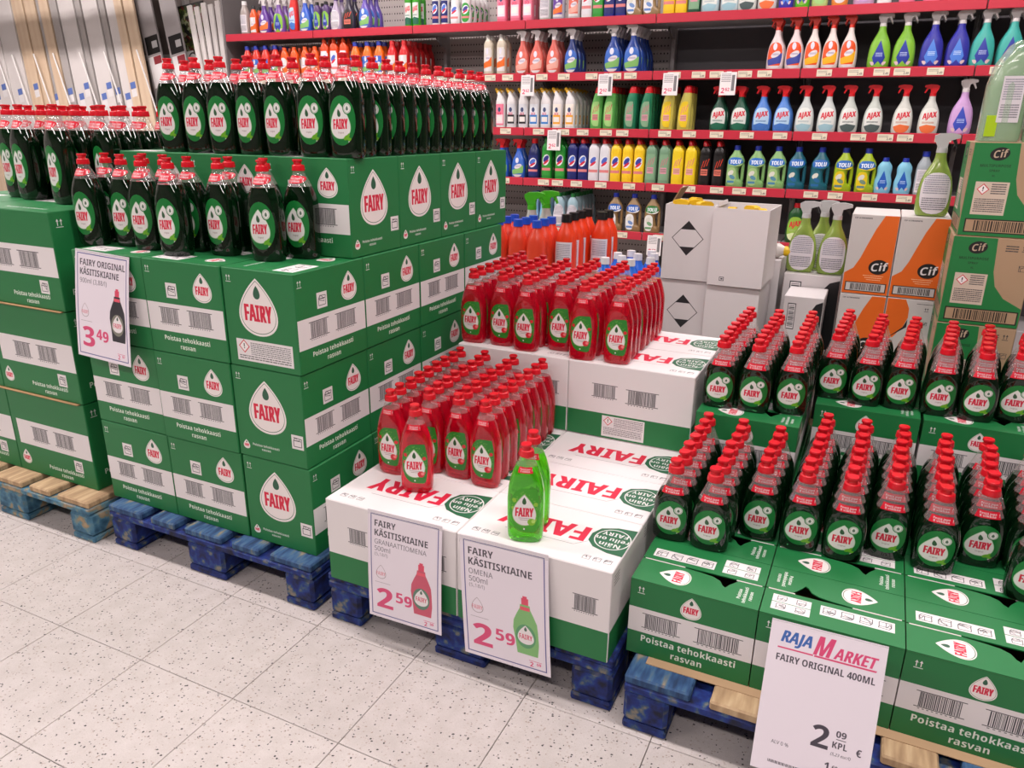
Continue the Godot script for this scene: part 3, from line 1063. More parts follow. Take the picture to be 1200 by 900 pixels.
func build_soap_bottles() -> void:
	mats.green_juice = juice(Color(0.05, 0.19, 0.09), 0.3)
	mats.red_juice = juice(Color(0.93, 0.06, 0.2), 0.34)
	mats.apple_juice = juice(Color(0.4, 0.9, 0.12), 0.3)
	# top of the tall stack
	var y4 := 0.144 + 4 * 0.263
	var g := "dark green bottles on top of the tall carton stack"
	var xs := [-1.308, -1.412, -1.532, -1.634, -1.734, -1.834, -1.94]
	for i in 7:
		put_bottle("900", Vector3(xs[i], y4, -1.725 + gen.randf_range(-0.004, 0.004)), "large dark green soap bottle, front row atop the tall stack, %s from its front corner" % NTH[i], g, [0.14, 0.14, -0.06, -0.06, 0.14, 0.1, 0.1][i])
	xs = [-1.432, -1.545, -1.652, -1.752, -1.856, -1.958]
	for i in 6:
		put_bottle("900", Vector3(xs[i], y4, -1.806), "large dark green soap bottle, second row atop the tall stack, %s from the right flank" % NTH[i], g, gen.randf_range(-0.08, 0.1))
	for i in 11:
		put_bottle("900", Vector3(-1.327 + gen.randf_range(-0.003, 0.003), y4, -1.803 - 0.0712 * i), "large dark green soap bottle atop the tall stack's right flank, %s behind the corner one" % NTH[i], g, 0.1 + gen.randf_range(-0.06, 0.06))
	# the ledge in front of it
	var y3 := 0.144 + 3 * 0.263
	g = "dark green bottles on the ledge of the tall stack"
	var spots := [[-2.094, -1.52, 0.12], [-1.988, -1.56, 0.1], [-1.884, -1.54, 0.12], [-1.738, -1.505, 0.1], [-1.628, -1.572, 0.0], [-1.463, -1.562, 0.2], [-2.1, -1.597, 0.05], [-1.99, -1.638, 0.05], [-1.885, -1.62, 0.1], [-1.752, -1.585, 0.12], [-1.66, -1.645, 0.0], [-1.53, -1.642, 0.0], [-1.41, -1.64, 0.1]]
	for i in spots.size():
		put_bottle("900", Vector3(spots[i][0], y3, spots[i][1]), "large dark green soap bottle on the tall stack's ledge, %s, %s from left" % ["front row" if i < 6 else "half hidden behind", NTH[i if i < 6 else i - 6]], g, spots[i][2])
	# leftmost pallet
	var y1 := 0.144 + 3 * 0.2965
	g = "largest dark green bottles on the leftmost cartons"
	var n := 0
	for c in [[-2.205, -1.69, 4], [-2.315, -1.61, 5], [-2.43, -1.69, 4], [-2.54, -1.65, 4], [-2.65, -1.68, 4]]:
		for r in int(c[2]):
			put_bottle("1350", Vector3(c[0], y1, c[1] - r * 0.075), "largest dark green soap bottle, leftmost stack, %s file from the tall stack, %s back" % [NTH[n], NTH[r]], g, -0.1 + gen.randf_range(-0.03, 0.03))
		n += 1
	# red bottles, lower tier
	var yw := 0.144 + 0.2352
	g = "red bottles on the lower white cartons"
	put_bottle("red", Vector3(-0.986, yw, -1.515), "red soap bottle standing alone in front on the lower white cartons", g, 0.32)
	n = 0
	for c in [[-1.104, -1.578, 9, -0.004, 0.0545], [-1.018, -1.634, 8, -0.004, 0.0545], [-0.93, -1.636, 8, -0.003, 0.0545], [-0.842, -1.622, 8, -0.002, 0.057]]:
		for r in int(c[2]):
			put_bottle("red", Vector3(c[0] + c[3] * r + gen.randf_range(-0.002, 0.002), yw, c[1] - r * c[4]), "red soap bottle, lower white tier, %s file from the green stack, %s back" % [NTH[n], NTH[r]], g, gen.randf_range(0.0, 0.06))
		n += 1
	g = "red bottles on the upper white cartons"
	n = 0
	for c in [[-1.137, -2.107, 8], [-1.039, -2.115, 7], [-0.942, -2.096, 7], [-0.852, -2.15, 7], [-0.752, -2.09, 8], [-0.65, -2.1, 8]]:
		for r in int(c[2]):
			put_bottle("red", Vector3(c[0] + gen.randf_range(-0.003, 0.003) - 0.001 * r, yw + 0.235, c[1] - r * 0.0562), "red soap bottle, upper white tier, %s file from the green stack, %s back" % [NTH[n], NTH[r]], g, gen.randf_range(0.0, 0.06))
		n += 1
	put_bottle("apple", Vector3(-0.632, yw, -1.418), "bright green soap bottle standing alone on the white carton's front edge", "bright green soap bottles", 0.3)
	put_bottle("apple", Vector3(-0.648, yw, -1.492), "bright green soap bottle hidden behind the front bright green one", "bright green soap bottles", 0.25)
	# small dark bottles
	g = "small dark green bottles on the lower green cartons"
	var yl := 0.1457 + 0.1926
	n = 0
	for c in [[-0.343, -0.338, -1.646, 7], [-0.25, -0.243, -1.64, 7], [-0.157, -0.149, -1.745, 5], [-0.06, -0.044, -1.735, 8], [0.033, 0.05, -1.735, 8], [0.126, 0.144, -1.79, 7], [0.222, 0.238, -1.775, 7], [0.32, 0.338, -1.85, 6], [0.414, 0.434, -1.852, 6]]:
		for r in int(c[3]):
			var w: float = float(r) / (c[3] - 1)
			put_bottle("400", Vector3(lerpf(c[0], c[1], w) + gen.randf_range(-0.003, 0.003), yl, c[2] - r * 0.0562), "small dark green soap bottle, lower right tier, %s file from the white cartons, %s back" % [NTH[n], NTH[r]], g, gen.randf_range(0.0, 0.06))
		n += 1
	put_bottle("400", Vector3(0.402, yl, -1.735), "small dark green soap bottle cut by the picture's right edge, lower tier", g, 0.0)
	g = "small dark green bottles on the upper green cartons"
	n = 0
	for c in [[-0.34, -0.331, -2.095, 8], [-0.245, -0.241, -2.1, 8], [-0.15, -0.146, -2.13, 8], [-0.055, -0.04, -2.325, 6], [0.036, 0.055, -2.305, 6], [0.126, 0.148, -2.315, 6], [0.222, 0.25, -2.31, 6], [0.314, 0.346, -2.31, 6], [0.407, 0.44, -2.35, 5]]:
		for r in int(c[3]):
			var w: float = float(r) / (c[3] - 1)
			put_bottle("400", Vector3(lerpf(c[0], c[1], w) + gen.randf_range(-0.002, 0.002), yl + 0.193, c[2] - r * 0.0562), "small dark green soap bottle, upper right tier, %s file from the white cartons, %s back" % [NTH[n], NTH[r]], g, gen.randf_range(0.0, 0.06))
		n += 1

# ---------------------------------------------------------------- small green cartons with slit lids, and the price sheets
func small_carton_parts() -> Node3D:
	var s := Vector3(0.272, 0.19, 0.1905)
	var o := Node3D.new()
	o.name = "small_soap_carton"
	o.set_meta("category", "carton")
	var mesh := ArrayMesh.new()
	var w := Shape.new()
	var t := 0.0035
	w.block(Vector3(0, t * 0.5, 0), Vector3(s.x, t, s.z))
	for q in [-1.0, 1.0]:
		w.block(Vector3(0, s.y * 0.5, q * (s.z - t) * 0.5), Vector3(s.x, s.y, t), 0.001)
		w.block(Vector3(q * (s.x - t) * 0.5, s.y * 0.5, 0), Vector3(t, s.y, s.z - 2 * t), 0.001)
	w.surface(mesh, paint(Color(0.5, 0.4, 0.3), 0.8))
	var h := s * 0.5
	for k in 4:
		var f := Shape.new()
		var n := Vector3(0, 0, 1).rotated(Vector3.UP, k * PI / 2)
		var u := Vector3(1, 0, 0).rotated(Vector3.UP, k * PI / 2)
		var a := h.x if k % 2 == 0 else h.z
		var d := (h.z if k % 2 == 0 else h.x) + 0.0004
		f.quad(n * d - u * a + Vector3(0, s.y, 0), n * d + u * a + Vector3(0, s.y, 0), n * d + u * a, n * d - u * a, n)
		f.surface(mesh, print_of("small_long" if k % 2 == 0 else "small_side"))
	part("box_body", mesh, o)
	# lids: the front one has a wavy finger gap, ends in a raw white edge
	var W := s.x
	var D := s.z * 0.5
	var front := PackedVector2Array([Vector2(0, 0), Vector2(W, 0), Vector2(W, D - 0.003), Vector2(W * 0.8, D - 0.003), Vector2(W * 0.74, D * 0.72), Vector2(W * 0.715, D * 0.56), Vector2(W * 0.69, D * 0.62), Vector2(W * 0.66, D * 0.78), Vector2(W * 0.6, D * 0.88), Vector2(W * 0.5, D * 0.93), Vector2(W * 0.38, D * 0.955), Vector2(W * 0.36, D - 0.003), Vector2(0, D - 0.003)])
	var back := PackedVector2Array([Vector2(0, 0), Vector2(W, 0), Vector2(W, D - 0.001), Vector2(0, D - 0.001)])
	var lids := {}
	for k in 2:
		var f := Shape.new()
		f.plate(front if k == 0 else back, Vector3.ZERO, Vector3(1, 0, 0), Vector3(0, 0, -1), 0.0025, Vector2(W, D))
		lids[k] = f.mesh(print_of("lid_front" if k == 0 else "lid_back"))
	part("front_lid", lids[0], o, Vector3(-W * 0.5, s.y, h.z))
	part("back_lid", lids[1], o, Vector3(-W * 0.5, s.y, -h.z + D - 0.001))
	var e := Shape.new()
	e.block(Vector3(0, 0, 0), Vector3(W * 0.34, 0.0016, 0.0035))
	part("raw_edge", e.mesh(paint(Color(0.82, 0.8, 0.78), 0.8)), o, Vector3(-W * 0.31, s.y + 0.0018, 0.0016))
	e = Shape.new()
	e.block(Vector3(0, 0, 0), Vector3(W * 0.2, 0.0016, 0.0035))
	part("raw_edge", e.mesh(paint(Color(0.82, 0.8, 0.78), 0.8)), o, Vector3(W * 0.38, s.y + 0.0018, 0.0016))
	return o

func build_small_cartons() -> void:
	var src := small_carton_parts()
	var g := "small green cartons on the right pallet"
	for i in 3:
		for j in range(0, 6):
			var x := -0.242 + i * 0.2745
			copy_of(src, "small_soap_carton", "small green slit lid carton, lower tier, %s column right of white cartons, %s row" % [NTH[i], NTH[j]], Vector3(x, 0.1457, -1.43 - 0.192 * (j + 0.5)), PI if (i == 1 and j == 0) else 0.0, g)
			if j >= (3 if i == 0 else 4):
				copy_of(src, "small_soap_carton", "small green soap carton, upper tier, %s column, %s row" % [NTH[i], ["", "", "", "front", "second", "third"][j] if i == 0 else ["", "", "", "", "front", "second"][j]], Vector3(-0.247 if i == 0 else -0.22 + i * 0.28 - 0.012, 0.1457 + 0.193, -1.44 - 0.192 * (j + 0.5) - (0.03 if i > 0 else 0.0)), 0.0, g)
	var o := thing("cardboard_sheet", "brown cardboard sheet under the small green cartons", "cardboard", Vector3(0.06, 0.1448, -1.99))
	part("sheet", slab(Vector3(0.77, 0.0015, 1.17), paint(Color(0.68, 0.56, 0.43), 0.8)), o)
	src.free()

func price_sheet(key: String, tl: Vector3, tr: Vector3, bl: Vector3, bow: float, label: String) -> void:
	var o := thing("price_sheet", label, "price sign", (tl + tr) * 0.5, 0.0, "printed price sheets")
	var s := Shape.new()
	var br := tr + bl - tl
	var n := (tr - tl).cross(tl - bl).normalized()
	var m := 10
	for side in 2:
		var k0 := s.v.size()
		for i in m + 1:
			for j in 2:
				var t := float(i) / m
				var p := tl.lerp(bl, t).lerp(tr.lerp(br, t), j) + n * (bow * sin(t * PI) * 0.6 + bow * t * t * 0.4) - o.position - n * (0.0008 * side)
				s.put(p, n if side == 0 else -n, Vector2(j, t))
		for i in m:
			var q := k0 + i * 2
			s.face(q, q + 1, q + 3, n if side == 0 else -n)
			s.face(q, q + 3, q + 2, n if side == 0 else -n)
	part("sheet", s.mesh(print_of(key, 0.35)), o)
	# clear sleeve lip along the top
	var lip := Shape.new()
	lip.quad(tl - o.position + n * 0.0012, tr - o.position + n * 0.0012, tr - o.position + n * 0.0012 + Vector3(0, -0.02, 0), tl - o.position + n * 0.0012 + Vector3(0, -0.02, 0), n)
	part("sleeve_edge", lip.mesh(clear_sheet(Color(0.9, 0.9, 0.9, 0.25), 0.15)), o)

func build_sheets() -> void:
	price_sheet("sheet0", Vector3(-2.056, 0.937, -1.424), Vector3(-1.838, 0.928, -1.424), Vector3(-2.062, 0.632, -1.385), 0.008, "price sheet reading 3.49 with a dark bottle, taped to the green cartons")
	price_sheet("sheet1", Vector3(-1.034, 0.384, -1.361), Vector3(-0.821, 0.388, -1.361), Vector3(-1.032, 0.09, -1.345), 0.006, "price sheet reading 2.59 with a red bottle")
	price_sheet("sheet2", Vector3(-0.775, 0.38, -1.361), Vector3(-0.55, 0.385, -1.361), Vector3(-0.752, 0.072, -1.345), 0.006, "price sheet reading 2.59 with a light green bottle")
	price_sheet("sheet3", Vector3(-0.0715, 0.391, -1.34), Vector3(0.132, 0.394, -1.34), Vector3(-0.069, 0.112, -1.25), 0.004, "plain white shop price sheet reading 2.09 on the right cartons")
# ---------------------------------------------------------------- the long shelf of cleaners behind
const SHELF_Z := -5.2
const SHELF_Y := [1.948, 1.612, 1.253, 0.908, 0.575]
const SHELF_NAME := ["top", "second", "third", "fourth", "lowest"]
const SLOTS := [-5.13, -4.22, -3.3, -2.39, -1.475, -0.565, 0.35, 1.26]

func print_shelf() -> void:
	# perforated back panel
	var c := Canvas.new(256, 256, Color(0.68, 0.64, 0.63))
	for i in 8:
		for j in 16:
			c.oval(16 + j * 16, 16 + i * 32, 3.2, 3.6, Color(0.1, 0.09, 0.09))
	tex.perforated = c.done()
	c = Canvas.new(120, 160, Color(0.92, 0.9, 0.9))
	c.small_print(10, 12, 70, 60, 6, Color(0.5, 0.48, 0.5), gen)
	c.bars(86, 20, 24, 110, INK, gen, false)
	c.text("2", 26, 128, 36, Color(0.85, 0.25, 0.4))
	c.text("62", 60, 120, 22, Color(0.85, 0.25, 0.4))
	tex.card = c.done()
	c = Canvas.new(100, 40, Color(0.88, 0.85, 0.76))
	c.small_print(8, 8, 60, 16, 2, Color(0.6, 0.58, 0.52), gen)
	c.text("2.49", 76, 28, 12, Color(0.4, 0.38, 0.36))
	tex.tag = c.done()
	# product labels: ground, word, its colour, accent, style
	for r in [
		["ajax_white", Color(0.86, 0.88, 0.86), "AJAX", Color(0.82, 0.12, 0.2), Color(0.6, 0.76, 0.8), "spray"],
		["ajax_grey", Color(0.86, 0.88, 0.86), "AJAX", Color(0.82, 0.12, 0.2), Color(0.3, 0.36, 0.36), "spray"],
		["ajax_orange", Color(0.86, 0.87, 0.84), "AJAX", Color(0.82, 0.12, 0.2), Color(0.9, 0.45, 0.25), "spray"],
		["ajax_blue", Color(0.7, 0.82, 0.92), "AJAX", Color(0.82, 0.12, 0.2), Color(0.25, 0.45, 0.75), "spray"],
		["ajax_dark", Color(0.84, 0.86, 0.84), "AJAX", Color(0.82, 0.12, 0.2), Color(0.12, 0.4, 0.3), "spray"],
		["ajax_lime", Color(0.55, 0.72, 0.25), "AJAX", Color(0.82, 0.12, 0.2), Color(0.85, 0.9, 0.7), "spray"],
		["muscle_blue", Color(0.88, 0.3, 0.12), "", Color.WHITE, Color(0.25, 0.3, 0.62), "swoosh"],
		["muscle_gold", Color(0.88, 0.32, 0.12), "", Color.WHITE, Color(0.93, 0.7, 0.15), "swoosh"],
		["star_green", Color(0.5, 0.72, 0.22), "", Color.WHITE, Color(0.16, 0.22, 0.6), "star"],
		["star_blue", Color(0.2, 0.2, 0.6), "", Color.WHITE, Color(0.3, 0.5, 0.85), "star"],
		["star_teal", Color(0.25, 0.66, 0.62), "", Color.WHITE, Color(0.2, 0.25, 0.62), "star"],
		["star_lilac", Color(0.78, 0.62, 0.82), "", Color.WHITE, Color(0.22, 0.3, 0.72), "star"],
		["star_sky", Color(0.5, 0.76, 0.86), "", Color.WHITE, Color(0.12, 0.35, 0.72), "star"],
		["duck_pink", Color(0.93, 0.5, 0.6), "DUCK", Color(0.8, 0.12, 0.3), Color(0.95, 0.85, 0.88), "plain"],
		["duck_black", Color(0.82, 0.83, 0.85), "DUCK", Color(0.8, 0.12, 0.3), Color(0.12, 0.12, 0.14), "plain"],
		["duck_blue", Color(0.88, 0.9, 0.92), "DUCK", Color(0.82, 0.14, 0.3), Color(0.2, 0.5, 0.8), "plain"],
		["duck_gold", Color(0.93, 0.9, 0.86), "DUCK", Color(0.82, 0.14, 0.3), Color(0.93, 0.66, 0.2), "plain"],
		["wave_green", Color(0.2, 0.6, 0.22), "", Color.WHITE, Color(0.2, 0.2, 0.55), "wave"],
		["wave_navy", Color(0.12, 0.15, 0.42), "", Color.WHITE, Color(0.3, 0.45, 0.8), "wave"],
		["wave_white", Color(0.86, 0.86, 0.88), "", Color.WHITE, Color(0.3, 0.4, 0.75), "wave"],
		["wave_yellow", Color(0.94, 0.78, 0.14), "", Color.WHITE, Color(0.2, 0.25, 0.6), "wave"],
		["slant_green", Color(0.5, 0.66, 0.52), "", Color.WHITE, Color(0.8, 0.4, 0.5), "slant"],
		["slant_yellow", Color(0.92, 0.8, 0.14), "", Color.WHITE, Color(0.86, 0.45, 0.55), "slant"],
		["slant_black", Color(0.1, 0.09, 0.09), "", Color.WHITE, Color(0.86, 0.25, 0.15), "slant"],
		["tolu_green", Color(0.62, 0.76, 0.5), "TOLU", Color(0.93, 0.95, 0.97), Color(0.14, 0.42, 0.76), "tolu"],
		["tolu_teal", Color(0.12, 0.4, 0.46), "TOLU", Color(0.93, 0.95, 0.97), Color(0.16, 0.4, 0.72), "tolu"],
		["tolu_yellow", Color(0.88, 0.78, 0.12), "TOLU", Color(0.93, 0.95, 0.97), Color(0.14, 0.4, 0.72), "tolu"],
		["tolu_white", Color(0.9, 0.9, 0.9), "TOLU", Color(0.93, 0.95, 0.97), Color(0.14, 0.36, 0.7), "tolu"],
		["tolu_leaf", Color(0.9, 0.9, 0.88), "TOLU", Color(0.93, 0.95, 0.97), Color(0.16, 0.46, 0.2), "tolu"],
		["lime_triangle", Color(0.62, 0.82, 0.5), "", Color.WHITE, Color(0.8, 0.2, 0.3), "slant"],
		["purple_mix", Color(0.4, 0.25, 0.6), "", Color.WHITE, Color(0.9, 0.45, 0.2), "swoosh"],
		["sky_mix", Color(0.2, 0.4, 0.75), "", Color.WHITE, Color(0.5, 0.72, 0.4), "swoosh"],
		["rose_mix", Color(0.86, 0.42, 0.36), "", Color.WHITE, Color(0.9, 0.66, 0.6), "swoosh"],
		["grey_mix", Color(0.84, 0.82, 0.8), "", Color.WHITE, Color(0.9, 0.42, 0.15), "swoosh"],
		["white_sheet", Color(0.86, 0.84, 0.86), "", Color.WHITE, Color(0.5, 0.5, 0.55), "paper"]]:
		c = Canvas.new(96, 128, r[1])
		var a: Color = r[4]
		match r[5]:
			"spray":
				c.poly(PackedVector2Array([Vector2(0, 96), Vector2(40, 84), Vector2(96, 92), Vector2(96, 128), Vector2(0, 128)]), a)
				c.small_print(14, 70, 66, 10, 2, a.darkened(0.2), gen)
				c.heavy(r[2], 48, 46, 28, r[3], 0.86, 0.15, -0.16)
			"swoosh":
				c.poly(PackedVector2Array([Vector2(0, 84), Vector2(50, 70), Vector2(96, 50), Vector2(96, 100), Vector2(0, 112)]), a)
				c.rect(0, 112, 96, 16, Color(0.85, 0.84, 0.84))
				c.oval(54, 58, 32, 14, Color(0.86, 0.84, 0.86), -0.3)
				c.small_print(32, 54, 44, 9, 2, Color(0.45, 0.4, 0.6), gen)
				c.oval(46, 20, 14, 18, Color(0.85, 0.85, 0.9))
			"star":
				c.poly(PackedVector2Array([Vector2(48, 4), Vector2(82, 84), Vector2(66, 118), Vector2(48, 100), Vector2(30, 118), Vector2(14, 84)]), a)
				c.small_print(30, 62, 36, 20, 3, Color(0.85, 0.9, 0.95), gen)
				c.oval(14, 112, 14, 10, Color(0.85, 0.75, 0.75))
				c.oval(82, 112, 14, 10, Color(0.85, 0.75, 0.75))
			"plain":
				c.rect(6, 64, 84, 54, a)
				c.rect(14, 76, 68, 30, Color(0.92, 0.9, 0.88))
				c.oval(48, 34, 18, 14, Color(0.25, 0.3, 0.45))
				c.text(r[2], 48, 58, 15, r[3], true, 0.9)
			"wave":
				c.oval(48, 46, 40, 28, Color(0.9, 0.9, 0.92), -0.3)
				c.oval(48, 40, 32, 14, a, -0.35)
				c.oval(48, 58, 32, 7, Color(0.82, 0.15, 0.25), -0.35)
				c.rect(0, 88, 96, 14, Color(0.85, 0.5, 0.5))
			"slant":
				c.text("///", 48, 40, 30, a, true, 1.4, 0.4, -0.25)
				c.rect(16, 66, 64, 30, a.lerp(Color.WHITE, 0.3))
				c.small_print(20, 72, 56, 20, 3, r[1].darkened(0.3), gen)
			"tolu":
				c.oval(40, 40, 30, 18, Color(0.85, 0.85, 0.8), -0.4)
				c.oval(58, 70, 30, 14, a.lerp(r[1], 0.4), 0.3)
				c.rect(10, 96, 70, 16, a.lerp(r[1], 0.3))
				tex[r[0] + "_low"] = c.done()
				c = Canvas.new(96, 64, a)
				c.poly(PackedVector2Array([Vector2(0, 64), Vector2(0, 50), Vector2(50, 60), Vector2(96, 40), Vector2(96, 64)]), r[1])
				c.heavy(r[2], 47, 32, 28, r[3], 0.72, 0.1, -0.06)
			"paper":
				c.small_print(8, 8, 80, 60, 9, a, gen)
				c.small_print(8, 78, 80, 40, 6, a.darkened(0.3), gen)
		tex[r[0]] = c.done()

func head_outline(right: bool, lever := false) -> PackedVector2Array:
	var pts := PackedVector2Array([Vector2(-0.014, 0), Vector2(0.014, 0), Vector2(0.016, 0.012), Vector2(0.026, 0.03), Vector2(0.028, 0.044), Vector2(0.014, 0.052), Vector2(-0.02, 0.054), Vector2(-0.044, 0.05), Vector2(-0.048, 0.046), Vector2(-0.048, 0.038), Vector2(-0.034, 0.034), Vector2(-0.016, 0.028), Vector2(-0.014, 0.012)])
	if lever:
		pts = PackedVector2Array([Vector2(-0.046, 0.006), Vector2(-0.041, 0.002), Vector2(-0.026, 0.028), Vector2(-0.02, 0.033), Vector2(-0.034, 0.036)])
	if not right:
		return pts
	var out := PackedVector2Array()
	for i in pts.size():
		var p := pts[pts.size() - 1 - i]
		out.append(Vector2(-p.x, p.y))
	return out

func shifted_rings(rows: Array, e: float, m := 20) -> Array:
	var rings := []
	for r in rows:
		rings.append(oval_ring(r[0], r[1], r[2], e, r[3] if r.size() > 3 else 0.0, 0.0, m))
	return rings

# kinds of cleaner bottle; each is a Node3D of parts
func make_product(kind: String, called: String, body: Material, cap: Material, label: String, right := false, k := 1.0, lever: Material = null) -> Node3D:
	var o := Node3D.new()
	o.name = called
	o.set_meta("category", "can" if kind == "can" else "bottle")
	var s := Shape.new()
	var c := Shape.new()
	var prof := []
	var high := 0.2
	match kind:
		"trigger":
			high = 0.212
			prof = [[0.0, 0.047, 0.026], [0.03, 0.052, 0.03], [0.2, 0.0545, 0.032], [0.45, 0.052, 0.031], [0.62, 0.044, 0.029], [0.76, 0.03, 0.024], [0.88, 0.0185, 0.018], [1.0, 0.0165, 0.0165]]
			s.skin(body_rings(prof, high, 0.0, 1.0, 16, 2.6))
			part("body", s.mesh(body), o)
			tube_mesh(c, Vector3(0, high - 0.004, 0), Vector3(0, high + 0.012, 0), 0.0175, 0.0165, 14)
			part("collar", c.mesh(cap), o)
			c = Shape.new()
			c.plate(head_outline(right), Vector3(0, high + 0.006, -0.012), Vector3(1, 0, 0), Vector3(0, 1, 0), 0.022)
			var head := part("spray_head", c.mesh(cap), o)
			c = Shape.new()
			c.plate(head_outline(right, true), Vector3(0, high + 0.01, -0.008), Vector3(1, 0, 0), Vector3(0, 1, 0), 0.016)
			part("trigger", c.mesh(lever if lever else cap), head)
			part("label", label_mesh(prof, high, 0.03, 0.68, 0.045, 2.6, "pill", print_of(label, 0.35)), o)
		"duckneck":
			prof = [[0.0, 0.03, 0.022], [0.03, 0.036, 0.026], [0.5, 0.037, 0.027], [1.0, 0.037, 0.027]]
			s.skin(shifted_rings([[0.0, 0.032, 0.023], [0.006, 0.036, 0.026], [0.16, 0.037, 0.027], [0.185, 0.035, 0.026, -0.001], [0.205, 0.026, 0.021, -0.004], [0.222, 0.017, 0.016, -0.009], [0.24, 0.014, 0.014, -0.018], [0.254, 0.013, 0.013, -0.026]], 2.6))
			part("body", s.mesh(body), o)
			tube_mesh(c, Vector3(-0.02, 0.243, 0), Vector3(-0.044, 0.268, 0), 0.0155, 0.009, 14)
			part("cap", c.mesh(cap), o)
			part("label", label_mesh(prof, 0.2, 0.1, 0.82, 0.031, 2.6, "", print_of(label, 0.35), 0.0007, 0.0, true), o)
		"angled":
			prof = [[0.0, 0.036, 0.024], [0.03, 0.041, 0.028], [0.6, 0.041, 0.029], [1.0, 0.04, 0.028]]
			s.skin(shifted_rings([[0.0, 0.036, 0.024], [0.006, 0.041, 0.028], [0.08, 0.043, 0.03], [0.15, 0.04, 0.03, 0.003], [0.2, 0.034, 0.028, 0.009], [0.232, 0.028, 0.025, 0.013]], 2.6))
			part("body", s.mesh(body), o)
			c.skin(shifted_rings([[0.233, 0.029, 0.0255, 0.013], [0.26, 0.026, 0.0235, 0.016], [0.272, 0.023, 0.022, 0.018], [0.276, 0.014, 0.014, 0.018]], 2.4))
			part("cap", c.mesh(cap), o)
			part("label", label_mesh(prof, 0.2, 0.1, 0.9, 0.03, 2.6, "leaf", print_of(label, 0.35), 0.0035, 0.0, true), o)
		"rect":
			prof = [[0.0, 0.034, 0.024], [0.03, 0.038, 0.028], [0.7, 0.038, 0.028], [1.0, 0.036, 0.028]]
			s.skin(shifted_rings([[0.0, 0.034, 0.024], [0.005, 0.038, 0.028], [0.2, 0.038, 0.028], [0.222, 0.036, 0.027], [0.24, 0.025, 0.022, -0.002], [0.252, 0.016, 0.016, -0.004]], 3.2))
			part("body", s.mesh(body), o)
			c.skin(shifted_rings([[0.25, 0.0185, 0.0185, -0.004], [0.268, 0.0165, 0.0165, -0.007], [0.282, 0.0105, 0.0105, -0.011], [0.286, 0.006, 0.006, -0.012]], 2.0))
			part("cap", c.mesh(cap), o)
			part("label", label_mesh(prof, 0.215, 0.12, 0.9, 0.033, 3.2, "", print_of(label, 0.35), 0.0007, 0.0, true), o)
		"handled":
			s.skin(shifted_rings([[0.0, 0.05, 0.028], [0.006, 0.054, 0.032], [0.03, 0.055, 0.034, 0.0], [0.042, 0.05, 0.034, -0.005], [0.055, 0.041, 0.034, -0.014], [0.1, 0.037, 0.034, -0.018], [0.128, 0.04, 0.034, -0.015], [0.145, 0.05, 0.034, -0.004], [0.165, 0.053, 0.033, 0.0], [0.19, 0.042, 0.03, 0.0], [0.212, 0.026, 0.023, 0.0], [0.234, 0.0175, 0.0175, 0.0]], 2.7, 24))
			part("body", s.mesh(body), o)
			var gr := Shape.new()
			var gp := [Vector3(0.038, 0.158, 0), Vector3(0.0435, 0.14, 0), Vector3(0.0445, 0.1, 0), Vector3(0.0445, 0.05, 0), Vector3(0.041, 0.03, 0)]
			for i in 4:
				tube_mesh(gr, gp[i], gp[i + 1], 0.0105, 0.0105, 10)
			part("grip", gr.mesh(body), o)
			tube_mesh(c, Vector3(0, 0.232, 0), Vector3(0, 0.26, 0), 0.0205, 0.0185, 14)
			part("cap", c.mesh(cap), o)
			var lp := [[0.0, 0.055, 0.0335], [0.6, 0.055, 0.0345], [0.85, 0.053, 0.0335], [1.0, 0.042, 0.03]]
			part("label", label_mesh(lp, 0.19, 0.08, 0.66, 0.03, 2.7, "pill", print_of(label + "_low", 0.35), 0.001, 0.0, true), o, Vector3(-0.018, 0, 0.0))
			part("label", label_mesh(lp, 0.19, 0.7, 0.99, 0.046, 2.7, "pill", print_of(label, 0.35), 0.001, 0.0, true), o)
		"waisted":
			high = 0.19
			prof = [[0.0, 0.04, 0.024], [0.03, 0.045, 0.027], [0.35, 0.048, 0.028], [0.6, 0.039, 0.026], [0.78, 0.041, 0.026], [0.9, 0.034, 0.023], [1.0, 0.017, 0.016]]
			s.skin(body_rings(prof, high, 0.0, 1.0, 14, 2.4))
			part("body", s.mesh(body), o)
			tube_mesh(c, Vector3(0, high - 0.003, 0), Vector3(0, high + 0.02, 0), 0.019, 0.0165, 14)
			part("cap", c.mesh(cap), o)
			part("label", label_mesh(prof, high, 0.08, 0.74, 0.038, 2.4, "pill", print_of(label, 0.35)), o)
		"round":
			high = 0.225
			prof = [[0.0, 0.036, 0.03], [0.03, 0.041, 0.034], [0.3, 0.042, 0.035], [0.65, 0.041, 0.035], [0.8, 0.036, 0.032], [0.9, 0.024, 0.023], [1.0, 0.017, 0.017]]
			s.skin(body_rings(prof, high, 0.0, 1.0, 14, 2.5))
			part("body", s.mesh(body), o)
			tube_mesh(c, Vector3(0, high - 0.003, 0), Vector3(0, high + 0.026, 0), 0.0215, 0.0195, 16)
			part("cap", c.mesh(cap), o)
			if label:
				part("label", label_mesh(prof, high, 0.08, 0.66, 0.033, 2.5, "", print_of(label, 0.35)), o)
		"can":
			prof = [[0.0, 0.031, 0.031], [0.5, 0.031, 0.031], [1.0, 0.031, 0.031]]
			s.skin(shifted_rings([[0.0, 0.029, 0.029], [0.004, 0.031, 0.031], [0.18, 0.031, 0.031], [0.195, 0.026, 0.026], [0.2, 0.02, 0.02]], 2.0))
			part("body", s.mesh(body), o)
			tube_mesh(c, Vector3(0, 0.196, 0), Vector3(0, 0.235, 0), 0.027, 0.026, 16)
			part("cap", c.mesh(cap), o)
			part("label", label_mesh(prof, 0.18, 0.1, 0.9, 0.026, 2.0, "", print_of(label, 0.35), 0.0007, 0.0, true), o)
